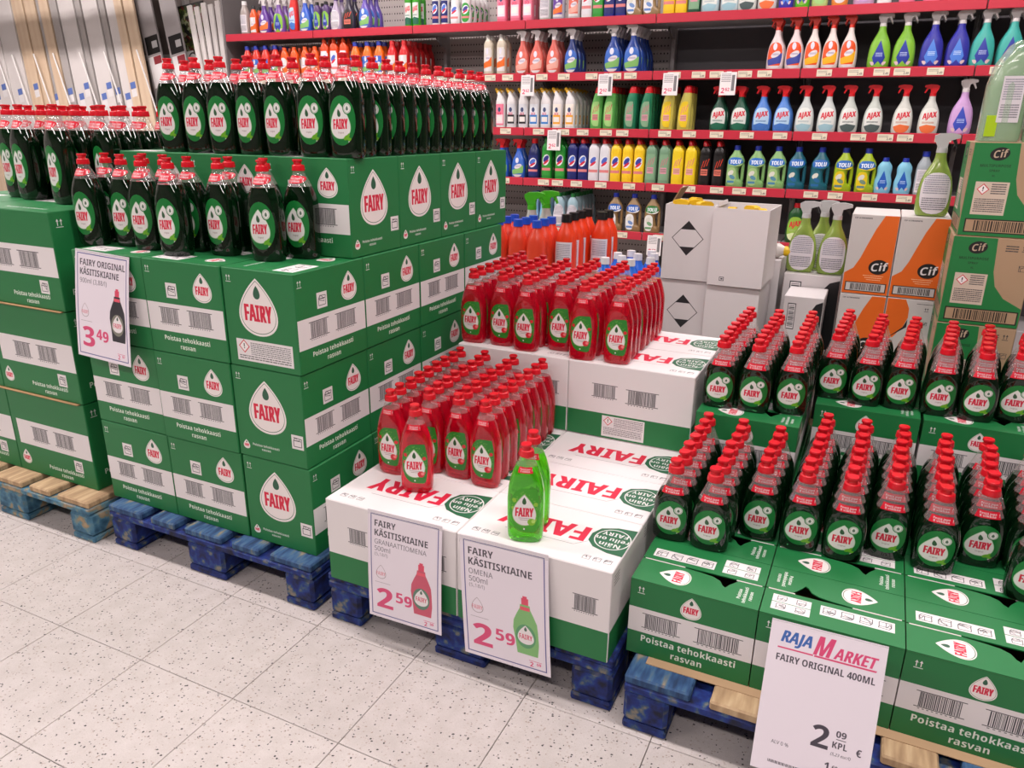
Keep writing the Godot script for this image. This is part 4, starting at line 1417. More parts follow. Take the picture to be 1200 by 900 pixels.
	if k != 1.0:
		for ch in o.get_children():
			ch.scale = Vector3.ONE * k
			ch.position *= k
	return o

# one kind of product in a shelf row: places from left to right, and how many stand behind each
func shelve(row: int, called: String, desc: String, kind: String, body: Material, cap: Material, label: String, xs: Array, behind := 0, right := false, k := 1.0, gap := 0.072, wx := 1.0) -> void:
	var src := make_product(kind, called, body, cap, label, right, k)
	if wx != 1.0:
		for ch in src.get_children():
			ch.scale.x *= wx
			ch.position.x *= wx
	for i in xs.size():
		for b in behind + 1:
			var l := "%s, %s shelf" % [desc, SHELF_NAME[row]]
			if xs.size() > 1:
				l += ", %s from left" % NTH[i]
			if b > 0:
				l += ", %s behind" % NTH[b - 1]
			copy_of(src, called, l, Vector3(xs[i] + gen.randf_range(-0.002, 0.002), SHELF_Y[row] + 0.001, SHELF_Z - 0.045 - b * gap), gen.randf_range(-0.05, 0.05), "cleaning products on the %s shelf" % SHELF_NAME[row])
	src.free()

func build_shelf() -> void:
	var red := paint(Color(0.75, 0.19, 0.26), 0.28)
	var grey := paint(Color(0.62, 0.6, 0.6), 0.45, 0.0)
	var pan := print_of("perforated", 0.6)
	pan.texture_repeat = true
	var frame := thing("shelf_unit", "long grey metal wall shelf with five red edged shelves", "shelf", Vector3(0, 0, SHELF_Z), 0.0)
	for i in 7:
		var wd: float = SLOTS[i + 1] - SLOTS[i]
		var mid: float = (SLOTS[i + 1] + SLOTS[i]) * 0.5
		var bk := Shape.new()
		bk.block(Vector3.ZERO, Vector3(wd - 0.006, 2.5, 0.012))
		var plain := i >= 4
		part("back_panel", bk.mesh(paint(Color(0.3, 0.285, 0.3), 0.5) if plain else paint(Color(0.68, 0.64, 0.63), 0.6)), frame, Vector3(mid, 1.25, -0.52))
		if not plain:
			var pf := Shape.new()
			pf.quad(Vector3(-wd * 0.49, 1.24, 0), Vector3(wd * 0.49, 1.24, 0), Vector3(wd * 0.49, -1.24, 0), Vector3(-wd * 0.49, -1.24, 0), Vector3(0, 0, 1), Rect2(0, 0, wd / 0.4, 2.48 / 0.4))
			part("perforated_sheet", pf.mesh(pan), frame, Vector3(mid, 1.25, -0.5135))
	for x in SLOTS:
		part("upright", slab(Vector3(0.03, 2.5, 0.06), grey, 0.003), frame, Vector3(x, 1.25, -0.49))
	for r in 5:
		var y: float = SHELF_Y[r]
		for i in 7:
			var wd: float = SLOTS[i + 1] - SLOTS[i]
			var mid: float = (SLOTS[i + 1] + SLOTS[i]) * 0.5
			if (r == 4 and i == 6):
				continue
			var sh := part("shelf_board", slab(Vector3(wd - 0.004, 0.03, 0.47), grey, 0.003), frame, Vector3(mid, y - 0.015, -0.24))
			part("edge_strip", slab(Vector3(wd - 0.006, 0.055, 0.012), red, 0.003), sh, Vector3(0, -0.005, 0.241))
			if r >= 1:
				var at := -wd * 0.5 + gen.randf_range(0.03, 0.12)
				while at < wd * 0.5 - 0.1:
					part("price_tag", slab(Vector3(0.085, 0.038, 0.002), print_of("tag", 0.4)), sh, Vector3(at + 0.045, -0.005, 0.2482))
					at += gen.randf_range(0.1, 0.22)
			for e in [-1.0, 1.0]:
				var br := Shape.new()
				br.plate(PackedVector2Array([Vector2(0, 0), Vector2(0, -0.07), Vector2(0.03, -0.07), Vector2(0.12, -0.02), Vector2(0.12, 0)]), Vector3.ZERO, Vector3(0, 0, 1), Vector3(0, 1, 0), 0.004)
				part("bracket", br.mesh(grey), sh, Vector3(e * (wd * 0.5 - 0.008), -0.016, -0.22))
	part("plinth", slab(Vector3(6.39, 0.16, 0.46), grey, 0.004), frame, Vector3((SLOTS[0] + SLOTS[7]) * 0.5, 0.08, -0.25))
	part("side_panel", slab(Vector3(0.02, 2.5, 0.5), paint(Color(0.42, 0.4, 0.4), 0.5), 0.003), frame, Vector3(SLOTS[0] - 0.028, 1.25, -0.26))
	for q in [[-2.36, 1], [-1.79, 1], [-1.35, 1], [-0.985, 1], [-2.15, 2], [-1.72, 4], [-1.38, 4]]:
		var o := thing("hanging_price_card", "small white hanging price card on the %s shelf edge, %s" % [SHELF_NAME[q[1]], ["leftmost", "second from left", "third from left", "fourth from left", "the only one", "left one", "one beside the cartons"][[-2.36, -1.79, -1.35, -0.985, -2.15, -1.72, -1.38].find(q[0])]], "price card", Vector3(q[0], SHELF_Y[q[1]] - 0.075, SHELF_Z + 0.019), 0.0, "hanging price cards")
		o.rotation.x = -0.06
		part("card", slab(Vector3(0.1, 0.135, 0.0015), print_of("card", 0.35)), o)
		part("clip", slab(Vector3(0.03, 0.02, 0.004), paint(Color(0.85, 0.85, 0.85), 0.3)), o, Vector3(0, 0.062, -0.0035))

	var W := paint(Color(0.86, 0.85, 0.85), 0.3)
	var white_head := paint(Color(0.8, 0.78, 0.78), 0.35)
	var red_head := paint(Color(0.76, 0.07, 0.11), 0.3)
	var blue_cap := paint(Color(0.12, 0.2, 0.62), 0.3)
	var yellow := paint(Color(0.9, 0.7, 0.1), 0.35)
	var P := func(r, g, b): return paint(Color(r, g, b), 0.28)
	# top shelf
	shelve(0, "cleaner_bottle", "clear bottle with brown and white label", "round", P.call(0.62, 0.58, 0.56), W, "white_sheet", [-4.941])
	shelve(0, "cleaner_bottle", "orange bottle with black cap", "round", P.call(0.88, 0.32, 0.1), P.call(0.1, 0.1, 0.1), "grey_mix", [-4.85], 1, false, 0.85)
	shelve(0, "spray_bottle", "purple trigger spray with orange foot", "trigger", P.call(0.36, 0.2, 0.55), white_head, "purple_mix", [-4.733], 2)
	shelve(0, "spray_bottle", "purple trigger spray with green foot", "trigger", P.call(0.45, 0.3, 0.6), white_head, "star_green", [-4.583], 2)
	shelve(0, "cleaner_bottle", "red bottle with blue label", "angled", P.call(0.82, 0.16, 0.14), red_head, "ajax_blue", [-4.436])
	shelve(0, "spray_bottle", "blue trigger spray with white head", "trigger", P.call(0.2, 0.35, 0.75), white_head, "sky_mix", [-4.317], 1)
	shelve(0, "cleaner_bottle", "purple and green bottle with black cap", "waisted", P.call(0.32, 0.22, 0.42), P.call(0.08, 0.08, 0.08), "star_green", [-4.2, -4.115], 1, false, 1.0, 0.072, 0.8)
	shelve(0, "spray_bottle", "lilac and white trigger spray", "trigger", P.call(0.66, 0.6, 0.7), P.call(0.35, 0.25, 0.5), "white_sheet", [-4.02], 1, false, 1.0, 0.072, 0.9)
	shelve(0, "spray_bottle", "black and white trigger spray", "trigger", P.call(0.2, 0.18, 0.24), P.call(0.3, 0.2, 0.45), "slant_black", [-3.898], 1)
	shelve(0, "spray_bottle", "violet and light blue trigger spray", "trigger", P.call(0.4, 0.32, 0.66), P.call(0.35, 0.25, 0.6), "sky_mix", [-3.748], 2)
	shelve(0, "spray_can", "bright green spray can", "can", P.call(0.2, 0.6, 0.1), P.call(0.35, 0.75, 0.1), "ajax_dark", [-3.36, -3.29], 1)
	shelve(0, "spray_can", "white can with dark blue label", "can", W, W, "wave_navy", [-3.126, -3.05], 1)
	shelve(0, "cleaner_bottle", "white bottle with blue oval label", "waisted", W, W, "wave_white", [-2.965], 3, false, 1.0, 0.072, 0.84)
	shelve(0, "cleaner_bottle", "white bottle with green oval label", "waisted", W, W, "wave_green", [-2.875], 4, false, 1.0, 0.072, 0.84)
	shelve(0, "toilet_cleaner_bottle", "pink toilet cleaner bottle", "rect", P.call(0.88, 0.42, 0.52), P.call(0.85, 0.4, 0.5), "duck_pink", [-2.59, -2.485, -2.39], 2)
	shelve(0, "cleaner_bottle", "pale clear bottle with coloured label", "round", P.call(0.72, 0.76, 0.72), W, "white_sheet", [-2.263], 1)
	shelve(0, "cleaner_bottle", "pale clear bottle with purple label", "round", P.call(0.7, 0.7, 0.76), W, "purple_mix", [-2.165])
	shelve(0, "cleaner_bottle", "pale clear bottle with red label", "round", P.call(0.76, 0.74, 0.74), W, "rose_mix", [-2.052], 1)
	shelve(0, "cleaner_bottle", "white bottle with red stripe", "rect", W, red_head, "wave_white", [-1.962])
	shelve(0, "cleaner_bottle", "green bottle with oval wave label", "rect", P.call(0.2, 0.6, 0.2), red_head, "wave_green", [-1.884])
	shelve(0, "cleaner_bottle", "navy bottle with oval wave label", "rect", P.call(0.12, 0.16, 0.5), red_head, "wave_navy", [-1.806, -1.727])
	shelve(0, "handled_bottle", "beige handled bottle with blue cap", "handled", P.call(0.6, 0.5, 0.36), blue_cap, "tolu_white", [-1.635, -1.52])
	shelve(0, "cleaner_bottle", "yellow bottle with oval wave label", "rect", P.call(0.92, 0.76, 0.12), red_head, "wave_yellow", [-1.41, -1.33])
	shelve(0, "cleaner_bottle", "dark green bottle", "rect", P.call(0.1, 0.3, 0.2), red_head, "slant_green", [-1.248])
	shelve(0, "spray_bottle", "clear pale blue spray with red mark", "trigger", P.call(0.7, 0.78, 0.8), red_head, "ajax_white", [-1.15, -1.03])
	shelve(0, "spray_bottle", "white spray with black print", "trigger", P.call(0.78, 0.8, 0.78), red_head, "ajax_grey", [-0.925])
	shelve(0, "spray_bottle", "white spray with orange print", "trigger", P.call(0.82, 0.8, 0.78), red_head, "ajax_orange", [-0.81])
	shelve(0, "cleaner_bottle", "violet blue bottle with white cap", "waisted", P.call(0.25, 0.2, 0.65), W, "star_blue", [-0.702], 0, false, 1.1, 0.072, 0.8)
	shelve(0, "cleaner_bottle", "bright green bottle with white cap", "waisted", P.call(0.35, 0.7, 0.15), W, "star_green", [-0.61], 0, false, 1.1, 0.072, 0.8)
	shelve(0, "cleaner_bottle", "pale lime bottle with white cap", "waisted", P.call(0.7, 0.8, 0.5), W, "lime_triangle", [-0.512], 0, false, 1.2, 0.072, 0.8)
	shelve(0, "cleaner_bottle", "orange and pink bottle with white cap", "waisted", P.call(0.9, 0.55, 0.25), W, "rose_mix", [-0.4], 0, false, 1.2, 0.072, 0.8)
	shelve(0, "cleaner_bottle", "lilac bottle with white cap", "waisted", P.call(0.78, 0.62, 0.76), W, "star_lilac", [-0.275], 0, false, 1.2)
	shelve(0, "cleaner_bottle", "white bottle with dark label", "rect", W, W, "white_sheet", [-0.165])
	shelve(0, "cleaner_bottle", "pink bottle with white cap", "round", P.call(0.9, 0.5, 0.62), W, "duck_pink", [-0.05, 0.075])
	shelve(0, "cleaner_bottle", "aqua bottle with white cap", "round", P.call(0.5, 0.78, 0.72), W, "star_teal", [0.195, 0.32])
	# second shelf
	shelve(1, "cleaner_bottle", "orange red bottle with dark blue cap", "round", P.call(0.82, 0.2, 0.14), blue_cap, "sky_mix", [-4.951, -4.855, -4.755, -4.655], 2)
	shelve(1, "cleaner_bottle", "plain orange bottle with small cap", "waisted", P.call(0.9, 0.34, 0.1), P.call(0.9, 0.34, 0.1), "grey_mix", [-4.56, -4.46, -4.35, -4.25], 1, false, 1.1, 0.072, 0.8)
	shelve(1, "cleaner_bottle", "tall orange bottle with blue label", "rect", P.call(0.87, 0.28, 0.12), P.call(0.87, 0.28, 0.12), "wave_white", [-4.145, -4.055, -3.963], 1)
	shelve(1, "cleaner_bottle", "deep orange bottle with bright blue cap", "round", P.call(0.92, 0.42, 0.08), blue_cap, "sky_mix", [-3.857, -3.744, -3.634], 1, false, 1.0, 0.072, 1.0)
	shelve(1, "cleaner_bottle", "plain red bottle", "round", P.call(0.8, 0.12, 0.14), P.call(0.8, 0.12, 0.14), "grey_mix", [-3.517, -3.41], 5)
	shelve(1, "cleaner_bottle", "grey white bottle with orange label", "rect", P.call(0.78, 0.74, 0.66), P.call(0.78, 0.77, 0.75), "grey_mix", [-2.694, -2.591], 1, false, 0.93)
	shelve(1, "spray_bottle", "rose trigger spray with white head", "trigger", P.call(0.8, 0.38, 0.34), white_head, "rose_mix", [-2.431, -2.32, -2.195], 2, false, 1.04, 0.072, 0.92)
	shelve(1, "spray_bottle", "navy and pink trigger spray with white head", "trigger", P.call(0.16, 0.22, 0.45), white_head, "sky_mix", [-2.062], 2, false, 1.04, 0.072, 0.9)
	shelve(1, "spray_bottle", "blue and green trigger spray with white head", "trigger", P.call(0.14, 0.25, 0.55), white_head, "sky_mix", [-1.765, -1.63], 4, false, 1.08)
	shelve(1, "spray_bottle", "red and white trigger spray with blue swoosh", "trigger", P.call(0.86, 0.8, 0.8), P.call(0.8, 0.2, 0.14), "muscle_blue", [-0.724, -0.62], 1, false, 1.08, 0.072, 0.84)
	shelve(1, "spray_bottle", "red and white trigger spray with yellow swoosh", "trigger", P.call(0.86, 0.82, 0.8), P.call(0.8, 0.2, 0.14), "muscle_gold", [-0.515, -0.414, -0.317], 1, false, 1.08, 0.072, 0.8)
	shelve(1, "spray_bottle", "lime trigger spray with blue star", "trigger", P.call(0.46, 0.68, 0.2), white_head, "star_green", [-0.15, -0.02], 1, true, 1.08)
	shelve(1, "spray_bottle", "royal blue trigger spray with star label", "trigger", P.call(0.2, 0.2, 0.6), white_head, "star_blue", [0.12, 0.249], 1, true, 1.08)
	shelve(1, "spray_bottle", "teal trigger spray with blue diamond", "trigger", P.call(0.26, 0.66, 0.62), white_head, "star_teal", [0.37, 0.5], 1, true, 1.08)
	# third shelf
	shelve(2, "toilet_cleaner_bottle", "white duck necked bottle with pink label", "duckneck", W, yellow, "duck_pink", [-2.596], 1)
	shelve(2, "toilet_cleaner_bottle", "white duck necked bottle with black label", "duckneck", W, yellow, "duck_black", [-2.51, -2.418], 1)
	shelve(2, "toilet_cleaner_bottle", "white duck necked bottle with blue label", "duckneck", W, yellow, "duck_blue", [-2.33, -2.243], 2)
	shelve(2, "toilet_cleaner_bottle", "white duck necked bottle with golden label", "duckneck", W, yellow, "duck_gold", [-2.15, -2.055], 5)
	shelve(2, "cleaner_bottle", "light green bottle with slanted red cap", "angled", P.call(0.36, 0.66, 0.32), red_head, "lime_triangle", [-1.865, -1.775], 4)
	shelve(2, "cleaner_bottle", "sea green bottle with slanted red cap", "angled", P.call(0.14, 0.48, 0.34), red_head, "slant_green", [-1.626, -1.515], 3)
	shelve(2, "cleaner_bottle", "pale yellow bottle with slanted red cap", "angled", P.call(0.78, 0.74, 0.36), red_head, "slant_yellow", [-1.37, -1.258], 2)
	shelve(2, "spray_bottle", "dark green trigger spray with red head", "trigger", P.call(0.1, 0.32, 0.24), red_head, "ajax_dark", [-1.033, -0.905], 1)
	shelve(2, "spray_bottle", "blue trigger spray with red head", "trigger", P.call(0.3, 0.5, 0.8), red_head, "ajax_blue", [-0.769, -0.641], 1)
	shelve(2, "spray_bottle", "white trigger spray with red head and blue print", "trigger", P.call(0.76, 0.79, 0.78), red_head, "ajax_white", [-0.511, -0.384])
	shelve(2, "spray_bottle", "white trigger spray with red head and grey print", "trigger", P.call(0.74, 0.77, 0.74), red_head, "ajax_grey", [-0.262, -0.13])
	shelve(2, "spray_bottle", "white trigger spray with red head and orange print", "trigger", P.call(0.78, 0.79, 0.76), red_head, "ajax_orange", [0.03, 0.167])
	shelve(2, "spray_bottle", "lilac trigger spray with white head", "trigger", P.call(0.76, 0.6, 0.8), white_head, "star_lilac", [0.327], 0, true, 1.1)
	# fourth shelf
	shelve(3, "spray_bottle", "blue trigger spray with red head", "trigger", P.call(0.16, 0.35, 0.72), red_head, "sky_mix", [-2.586, -2.447], 1)
	shelve(3, "cleaner_bottle", "navy bottle with red cap and white label", "round", P.call(0.1, 0.13, 0.34), red_head, "wave_navy", [-2.324], 0, false, 1.1)
	shelve(3, "cleaner_bottle", "green bottle with oval wave label", "rect", P.call(0.14, 0.56, 0.2), P.call(0.14, 0.5, 0.2), "wave_green", [-2.222, -2.12], 1)
	shelve(3, "cleaner_bottle", "navy bottle with oval wave label", "rect", P.call(0.12, 0.15, 0.42), red_head, "wave_navy", [-2.025, -1.945], 1)
	shelve(3, "cleaner_bottle", "white bottle with oval wave label", "rect", P.call(0.86, 0.86, 0.88), red_head, "wave_white", [-1.866, -1.785], 1)
	shelve(3, "cleaner_bottle", "yellow bottle with oval wave label", "rect", P.call(0.93, 0.78, 0.14), red_head, "wave_yellow", [-1.705, -1.622, -1.54], 1, false, 1.0, 0.072, 0.98)
	shelve(3, "cleaner_bottle", "grey green bottle with red cap", "rect", P.call(0.45, 0.6, 0.48), red_head, "slant_green", [-1.455, -1.367], 1)
	shelve(3, "cleaner_bottle", "yellow bottle with slanted print", "rect", P.call(0.92, 0.8, 0.14), red_head, "slant_yellow", [-1.275, -1.187], 1)
	shelve(3, "cleaner_bottle", "black bottle with red cap", "rect", P.call(0.08, 0.07, 0.07), red_head, "slant_black", [-1.092, -1.005], 1)
	shelve(3, "handled_bottle", "pale green handled bottle with blue cap", "handled", P.call(0.5, 0.68, 0.42), blue_cap, "tolu_green", [-0.893, -0.765, -0.638])
	shelve(3, "handled_bottle", "teal handled bottle with blue cap", "handled", P.call(0.1, 0.36, 0.42), blue_cap, "tolu_teal", [-0.518, -0.383])
	shelve(3, "handled_bottle", "yellow green handled bottle with blue cap", "handled", P.call(0.6, 0.7, 0.12), blue_cap, "tolu_yellow", [-0.247, -0.118])
	shelve(3, "cleaner_bottle", "small light blue bottle with blue cap", "waisted", P.call(0.5, 0.76, 0.86), blue_cap, "star_sky", [-0.02, 0.09])
	shelve(3, "cleaner_bottle", "clear bottle with blue cap", "round", P.call(0.6, 0.64, 0.66), blue_cap, "white_sheet", [0.19])
	# lowest shelf
	shelve(4, "cleaner_bottle", "pale blue bottle with blue cap", "waisted", P.call(0.55, 0.68, 0.8), blue_cap, "star_sky", [-2.32, -2.23], 1, false, 1.15, 0.072, 0.76)
	shelve(4, "cleaner_bottle", "pale blue bottle with green cap", "waisted", P.call(0.6, 0.72, 0.76), P.call(0.15, 0.5, 0.25), "white_sheet", [-2.115, -2.012], 5, false, 1.15, 0.072, 0.86)
	shelve(4, "handled_bottle", "beige handled bottle with blue label", "handled", P.call(0.56, 0.45, 0.3), blue_cap, "tolu_white", [-1.691, -1.556])
	shelve(4, "handled_bottle", "beige handled bottle with green label", "handled", P.call(0.56, 0.45, 0.3), blue_cap, "tolu_leaf", [-1.421])
	shelve(4, "cleaner_bottle", "dark green bottle with lime label", "waisted", P.call(0.1, 0.3, 0.14), red_head, "ajax_lime", [-0.483], 0, false, 1.2)
# ---------------------------------------------------------------- second row of pallets, and the timber corner at the left
func build_back_row() -> void:
	var g := "white cartons behind the soap"
	var s := Vector3(0.188, 0.286, 0.26)
	var pl: Material = mats.wood
	build_pallet(-1.55, -2.88, [pl, pl, pl, pl, pl], pl, pl, "wooden pallet under the orange bottles and white cartons in the second row")
	build_pallet(-0.5, -2.98, [pl, pl, pl, pl, pl], pl, pl, "wooden pallet under the orange and grey cartons in the second row")
	build_pallet(0.31, -2.73, [pl, pl, pl, pl, pl], pl, pl, "wooden pallet under the green and brown cartons in the second row")
	for k in 2:
		put_carton("white_carton", "white carton with black and white diamond, %s layer" % ["bottom", "middle"][k], Vector3(0.186, 0.286, 0.26), {"front": "diamond", "back": "diamond", "left": "blank", "right": "blank"}, Color(0.83, 0.81, 0.81), Vector3(-0.655, 0.144 + k * 0.288, -3.07), 0.02, g)
		put_carton("white_carton", "plain white carton, %s layer beside the diamond cartons" % ["bottom", "middle"][k], Vector3(0.2, 0.286, 0.26), {"front": "blank", "back": "blank", "left": "blank", "right": "blank"}, Color(0.86, 0.84, 0.84), Vector3(-0.458, 0.144 + k * 0.288, -3.03), -0.02, g)
	# the topmost ones stand open, with yellow caps inside
	open_carton("white open carton with black and white diamond and raised brown flap, top layer", Vector3(0.186, 0.284, 0.26), "diamond", Vector3(-0.655, 0.144 + 2 * 0.288, -3.06), 0.02, true)
	open_carton("plain white open carton with torn rim, top layer beside the diamond carton", Vector3(0.2, 0.284, 0.26), "blank", Vector3(-0.452, 0.144 + 2 * 0.288, -3.015), -0.03, false)
	var n := 0
	for p in [[-0.695, -3.0], [-0.645, -3.03], [-0.6, -2.975], [-0.67, -3.12], [-0.5, -2.96], [-0.4, -2.96], [-0.45, -3.06]]:
		var bt := thing("yellow_capped_bottle", "bottle with yellow spray cap inside the white open cartons, %s from left" % NTH[n], "bottle", Vector3(p[0], 0.144 + 2 * 0.288 + 0.008, p[1]), 0.4 * n)
		var hd := Shape.new()
		hd.plate(head_outline(false), Vector3(0, 0, -0.014), Vector3(0.8, 0, 0), Vector3(0, 1, 0), 0.028)
		var low := 0.0 if n < 4 else -0.014
		part("yellow_head", hd.mesh(paint(Color(0.9, 0.72, 0.1), 0.4)), bt, Vector3(0, 0.236 + low, 0))
		var st := Shape.new()
		tube_mesh(st, Vector3(0, 0, 0), Vector3(0, 0.237 + low, 0), 0.022, 0.015, 12)
		part("neck", st.mesh(paint(Color(0.85, 0.84, 0.82), 0.4)), bt)
		n += 1
	# white and black cartons with green sprays
	var gc := "white cartons with a black curve"
	for k in 2:
		put_carton("curve_carton", "white carton with black curve, rear stack, %s layer" % ["lower", "upper"][k], Vector3(0.21, 0.296, 0.2), {"front": "black_curve", "right": "black_curve", "left": "black_curve"}, Color(0.83, 0.81, 0.81), Vector3(-0.206, 0.144 + k * 0.298, -3.28), 0.0, gc)
		put_carton("curve_carton", "white carton with black curve, front stack, %s layer" % ["lower", "upper"][k], Vector3(0.14, 0.272, 0.2), {"front": "black_curve", "right": "black_curve", "left": "black_curve"}, Color(0.85, 0.83, 0.83), Vector3(-0.21, 0.144 + k * 0.274, -3.072), 0.0, gc)
	var lime := juice(Color(0.68, 0.8, 0.38), 0.5, 0.1)
	var grey_head := paint(Color(0.72, 0.72, 0.72), 0.35)
	var sp_src := make_product("trigger", "green_spray_bottle", lime, grey_head, "white_sheet", true, 1.0, paint(Color(0.08, 0.08, 0.08), 0.4))
	var sp := [[-0.262, 0.742, -3.24, 0.0], [-0.148, 0.742, -3.235, 0.05], [-0.2, 0.742, -3.32, 0.0], [0.155, 1.002, -3.06, 0.05]]
	for i in 4:
		copy_of(sp_src, "green_spray_bottle", "translucent green trigger spray, %s" % ["left one on the black curved carton", "right one on the black curved carton", "hindmost on the black curved carton", "alone on the orange carton"][i], Vector3(sp[i][0], sp[i][1], sp[i][2]), sp[i][3], "translucent green sprays")
	sp_src.free()
	# orange and grey cartons
	for k in 3:
		for i in 2:
			put_carton("orange_carton", "orange and grey cleaner carton, %s layer, %s column" % [["bottom", "middle", "top"][k], ["left", "right"][i]], Vector3(0.155, 0.284, 0.26), {"front": "orange0" if k == 2 or i == 0 else "orange1", "right": "orange1", "left": "orange1"}, Color(0.79, 0.77, 0.76), Vector3(-0.013 + i * 0.157, 0.144 + k * 0.2855, -3.13), 0.0, "orange and grey cartons")
	# green and brown cartons
	for k in 4:
		put_carton("green_brown_carton", "green and brown cleaner carton with black mark, %s layer" % ["bottom", "second", "third", "top"][k], Vector3(0.222, 0.2765, 0.3), {"front": "cif_green", "right": "cif_green", "left": "cif_green"}, Color(0.66, 0.55, 0.43), Vector3(0.326 if k != 3 else 0.332, 0.144 + k * 0.277, -2.9), 0.0, "green and brown cartons")
	# two bottles lying about
	put_carton("white_carton", "white carton behind the plain white cartons, under a lying bottle", Vector3(0.2, 0.64, 0.2), {}, Color(0.83, 0.81, 0.81), Vector3(-0.43, 0.144, -3.29), 0.0, g)
	var ly := thing("lying_bottle", "white bottle with yellow cap lying behind the plain white carton", "bottle", Vector3(-0.4, 0.815, -3.24))
	var lb := Shape.new()
	tube_mesh(lb, Vector3(-0.1, 0, -0.02), Vector3(0.05, 0, 0.0), 0.029, 0.029, 16)
	tube_mesh(lb, Vector3(0.05, 0, 0.0), Vector3(0.075, 0, 0.004), 0.029, 0.016, 16)
	part("body", lb.mesh(paint(Color(0.84, 0.82, 0.8), 0.35)), ly)
	var lc := Shape.new()
	tube_mesh(lc, Vector3(0.074, 0, 0.004), Vector3(0.1, 0, 0.007), 0.02, 0.018, 14)
	part("cap", lc.mesh(paint(Color(0.9, 0.74, 0.1), 0.35)), ly)
	# shrink-wrapped bottles on top
	var wrap := clear_sheet(Color(0.75, 0.86, 0.75, 0.35), 0.12)
	for i in 2:
		var w := thing("wrapped_bottle_pack", "large pale green bottle in shrink wrap, %s one atop the green brown cartons" % ["left", "right"][i], "bottle", Vector3(0.288 + i * 0.118, 0.144 + 4 * 0.277, -2.86), 0.1, "shrink wrapped bottles")
		var bs := Shape.new()
		bs.skin(shifted_rings([[0.0, 0.052, 0.04], [0.01, 0.056, 0.044], [0.15, 0.054, 0.043], [0.2, 0.046, 0.04, 0.008], [0.235, 0.034, 0.034, 0.016], [0.255, 0.024, 0.024, 0.02]], 2.8))
		part("bottle_body", bs.mesh(juice(Color(0.66, 0.8, 0.6), 0.5, 0.12)), w)
		var cp := Shape.new()
		tube_mesh(cp, Vector3(0.02, 0.25, 0), Vector3(0.022, 0.275, 0), 0.026, 0.024, 16)
		part("cap", cp.mesh(paint(Color(0.12, 0.45, 0.2), 0.35)), w)
		part("back_label", slab(Vector3(0.058, 0.13, 0.001), print_of("white_sheet", 0.4)), w, Vector3(0.006, 0.12, 0.046))
		part("lime_band", slab(Vector3(0.03, 0.06, 0.001), paint(Color(0.66, 0.8, 0.12), 0.4)), w, Vector3(-0.033, 0.045, 0.0455))
		var wr := Shape.new()
		wr.skin(shifted_rings([[0.001, 0.058, 0.047], [0.16, 0.057, 0.047], [0.22, 0.05, 0.044, 0.006], [0.27, 0.034, 0.034, 0.018], [0.284, 0.02, 0.02, 0.022]], 3.0), false, true)
		part("shrink_wrap", wr.mesh(wrap), w)
	# orange and blue bottles on cartons
	var tray := put_carton("white_carton", "white carton used as a base under the orange bottles, upper", Vector3(0.5, 0.25, 0.6), {}, Color(0.83, 0.81, 0.81), Vector3(-1.28, 0.144 + 0.252, -3.24), 0.0, "base cartons of the second row")
	put_carton("white_carton", "white carton used as a base under the orange bottles, lower", Vector3(0.5, 0.25, 0.6), {}, Color(0.83, 0.81, 0.81), Vector3(-1.28, 0.144, -3.24), 0.0, "base cartons of the second row")
	put_carton("white_carton", "white carton used as a base under the blue bottles", Vector3(0.24, 0.4, 0.5), {}, Color(0.83, 0.81, 0.81), Vector3(-0.9, 0.144, -3.16), 0.0, "base cartons of the second row")
	var orange := paint(Color(0.86, 0.26, 0.16), 0.3)
	var bc := paint(Color(0.12, 0.3, 0.75), 0.3)
	var ob := make_product("round", "orange_bottle", orange, bc, "", false, 1.0)
	n = 0
	for p in [[-1.485, -2.985], [-1.395, -2.99], [-1.305, -2.985], [-1.485, -3.065], [-1.395, -3.07], [-1.305, -3.065], [-1.485, -3.145], [-1.395, -3.15], [-1.305, -3.145]]:
		copy_of(ob, "orange_bottle", "orange bottle with blue cap behind the red soap, %s of its cluster" % NTH[n], Vector3(p[0], 0.144 + 0.505, p[1]), gen.randf_range(-0.04, 0.04), "orange bottles with blue caps")
		n += 1
	ob.free()
	ob = make_product("round", "orange_bottle", paint(Color(0.88, 0.24, 0.1), 0.3), paint(Color(0.07, 0.07, 0.07), 0.35), "white_sheet", false, 1.1)
	n = 0
	for p in [[-1.2, -3.06], [-1.2, -3.145], [-1.2, -3.23], [-1.2, -3.315], [-1.1, -3.23], [-1.1, -3.315]]:
		copy_of(ob, "orange_bottle", "red orange bottle with black cap beside the blue capped ones, %s back" % NTH[n], Vector3(p[0], 0.144 + 0.505, p[1]), 0.03, "orange bottles with black caps")
		n += 1
	ob.free()
	var gs := make_product("trigger", "green_head_spray", paint(Color(0.7, 0.72, 0.7), 0.3), paint(Color(0.25, 0.66, 0.12), 0.3), "purple_mix", true, 1.25)
	for i in 2:
		copy_of(gs, "green_head_spray", "spray bottle with bright green head behind the orange bottles, %s one" % NTH[i], Vector3(-1.47 + i * 0.03, 0.144 + 0.505, -3.3 - 0.1 * i), 0.2, "green headed sprays")
	gs.free()
	ob = make_product("round", "blue_bottle", paint(Color(0.12, 0.42, 0.85), 0.3), paint(Color(0.86, 0.86, 0.87), 0.3), "", false, 0.9)
	n = 0
	for p in [[-0.99, -2.97], [-0.945, -3.05], [-0.885, -2.98], [-0.985, -3.12], [-0.9, -3.13], [-0.825, -3.06], [-0.95, -3.2], [-0.84, -3.17], [-0.87, -3.24]]:
		copy_of(ob, "blue_bottle", "blue bottle with white cap between red soap and white cartons, %s of its cluster" % NTH[n], Vector3(p[0], 0.144 + 0.403, p[1]), 0.0, "blue bottles with white caps")
		n += 1
	ob.free()

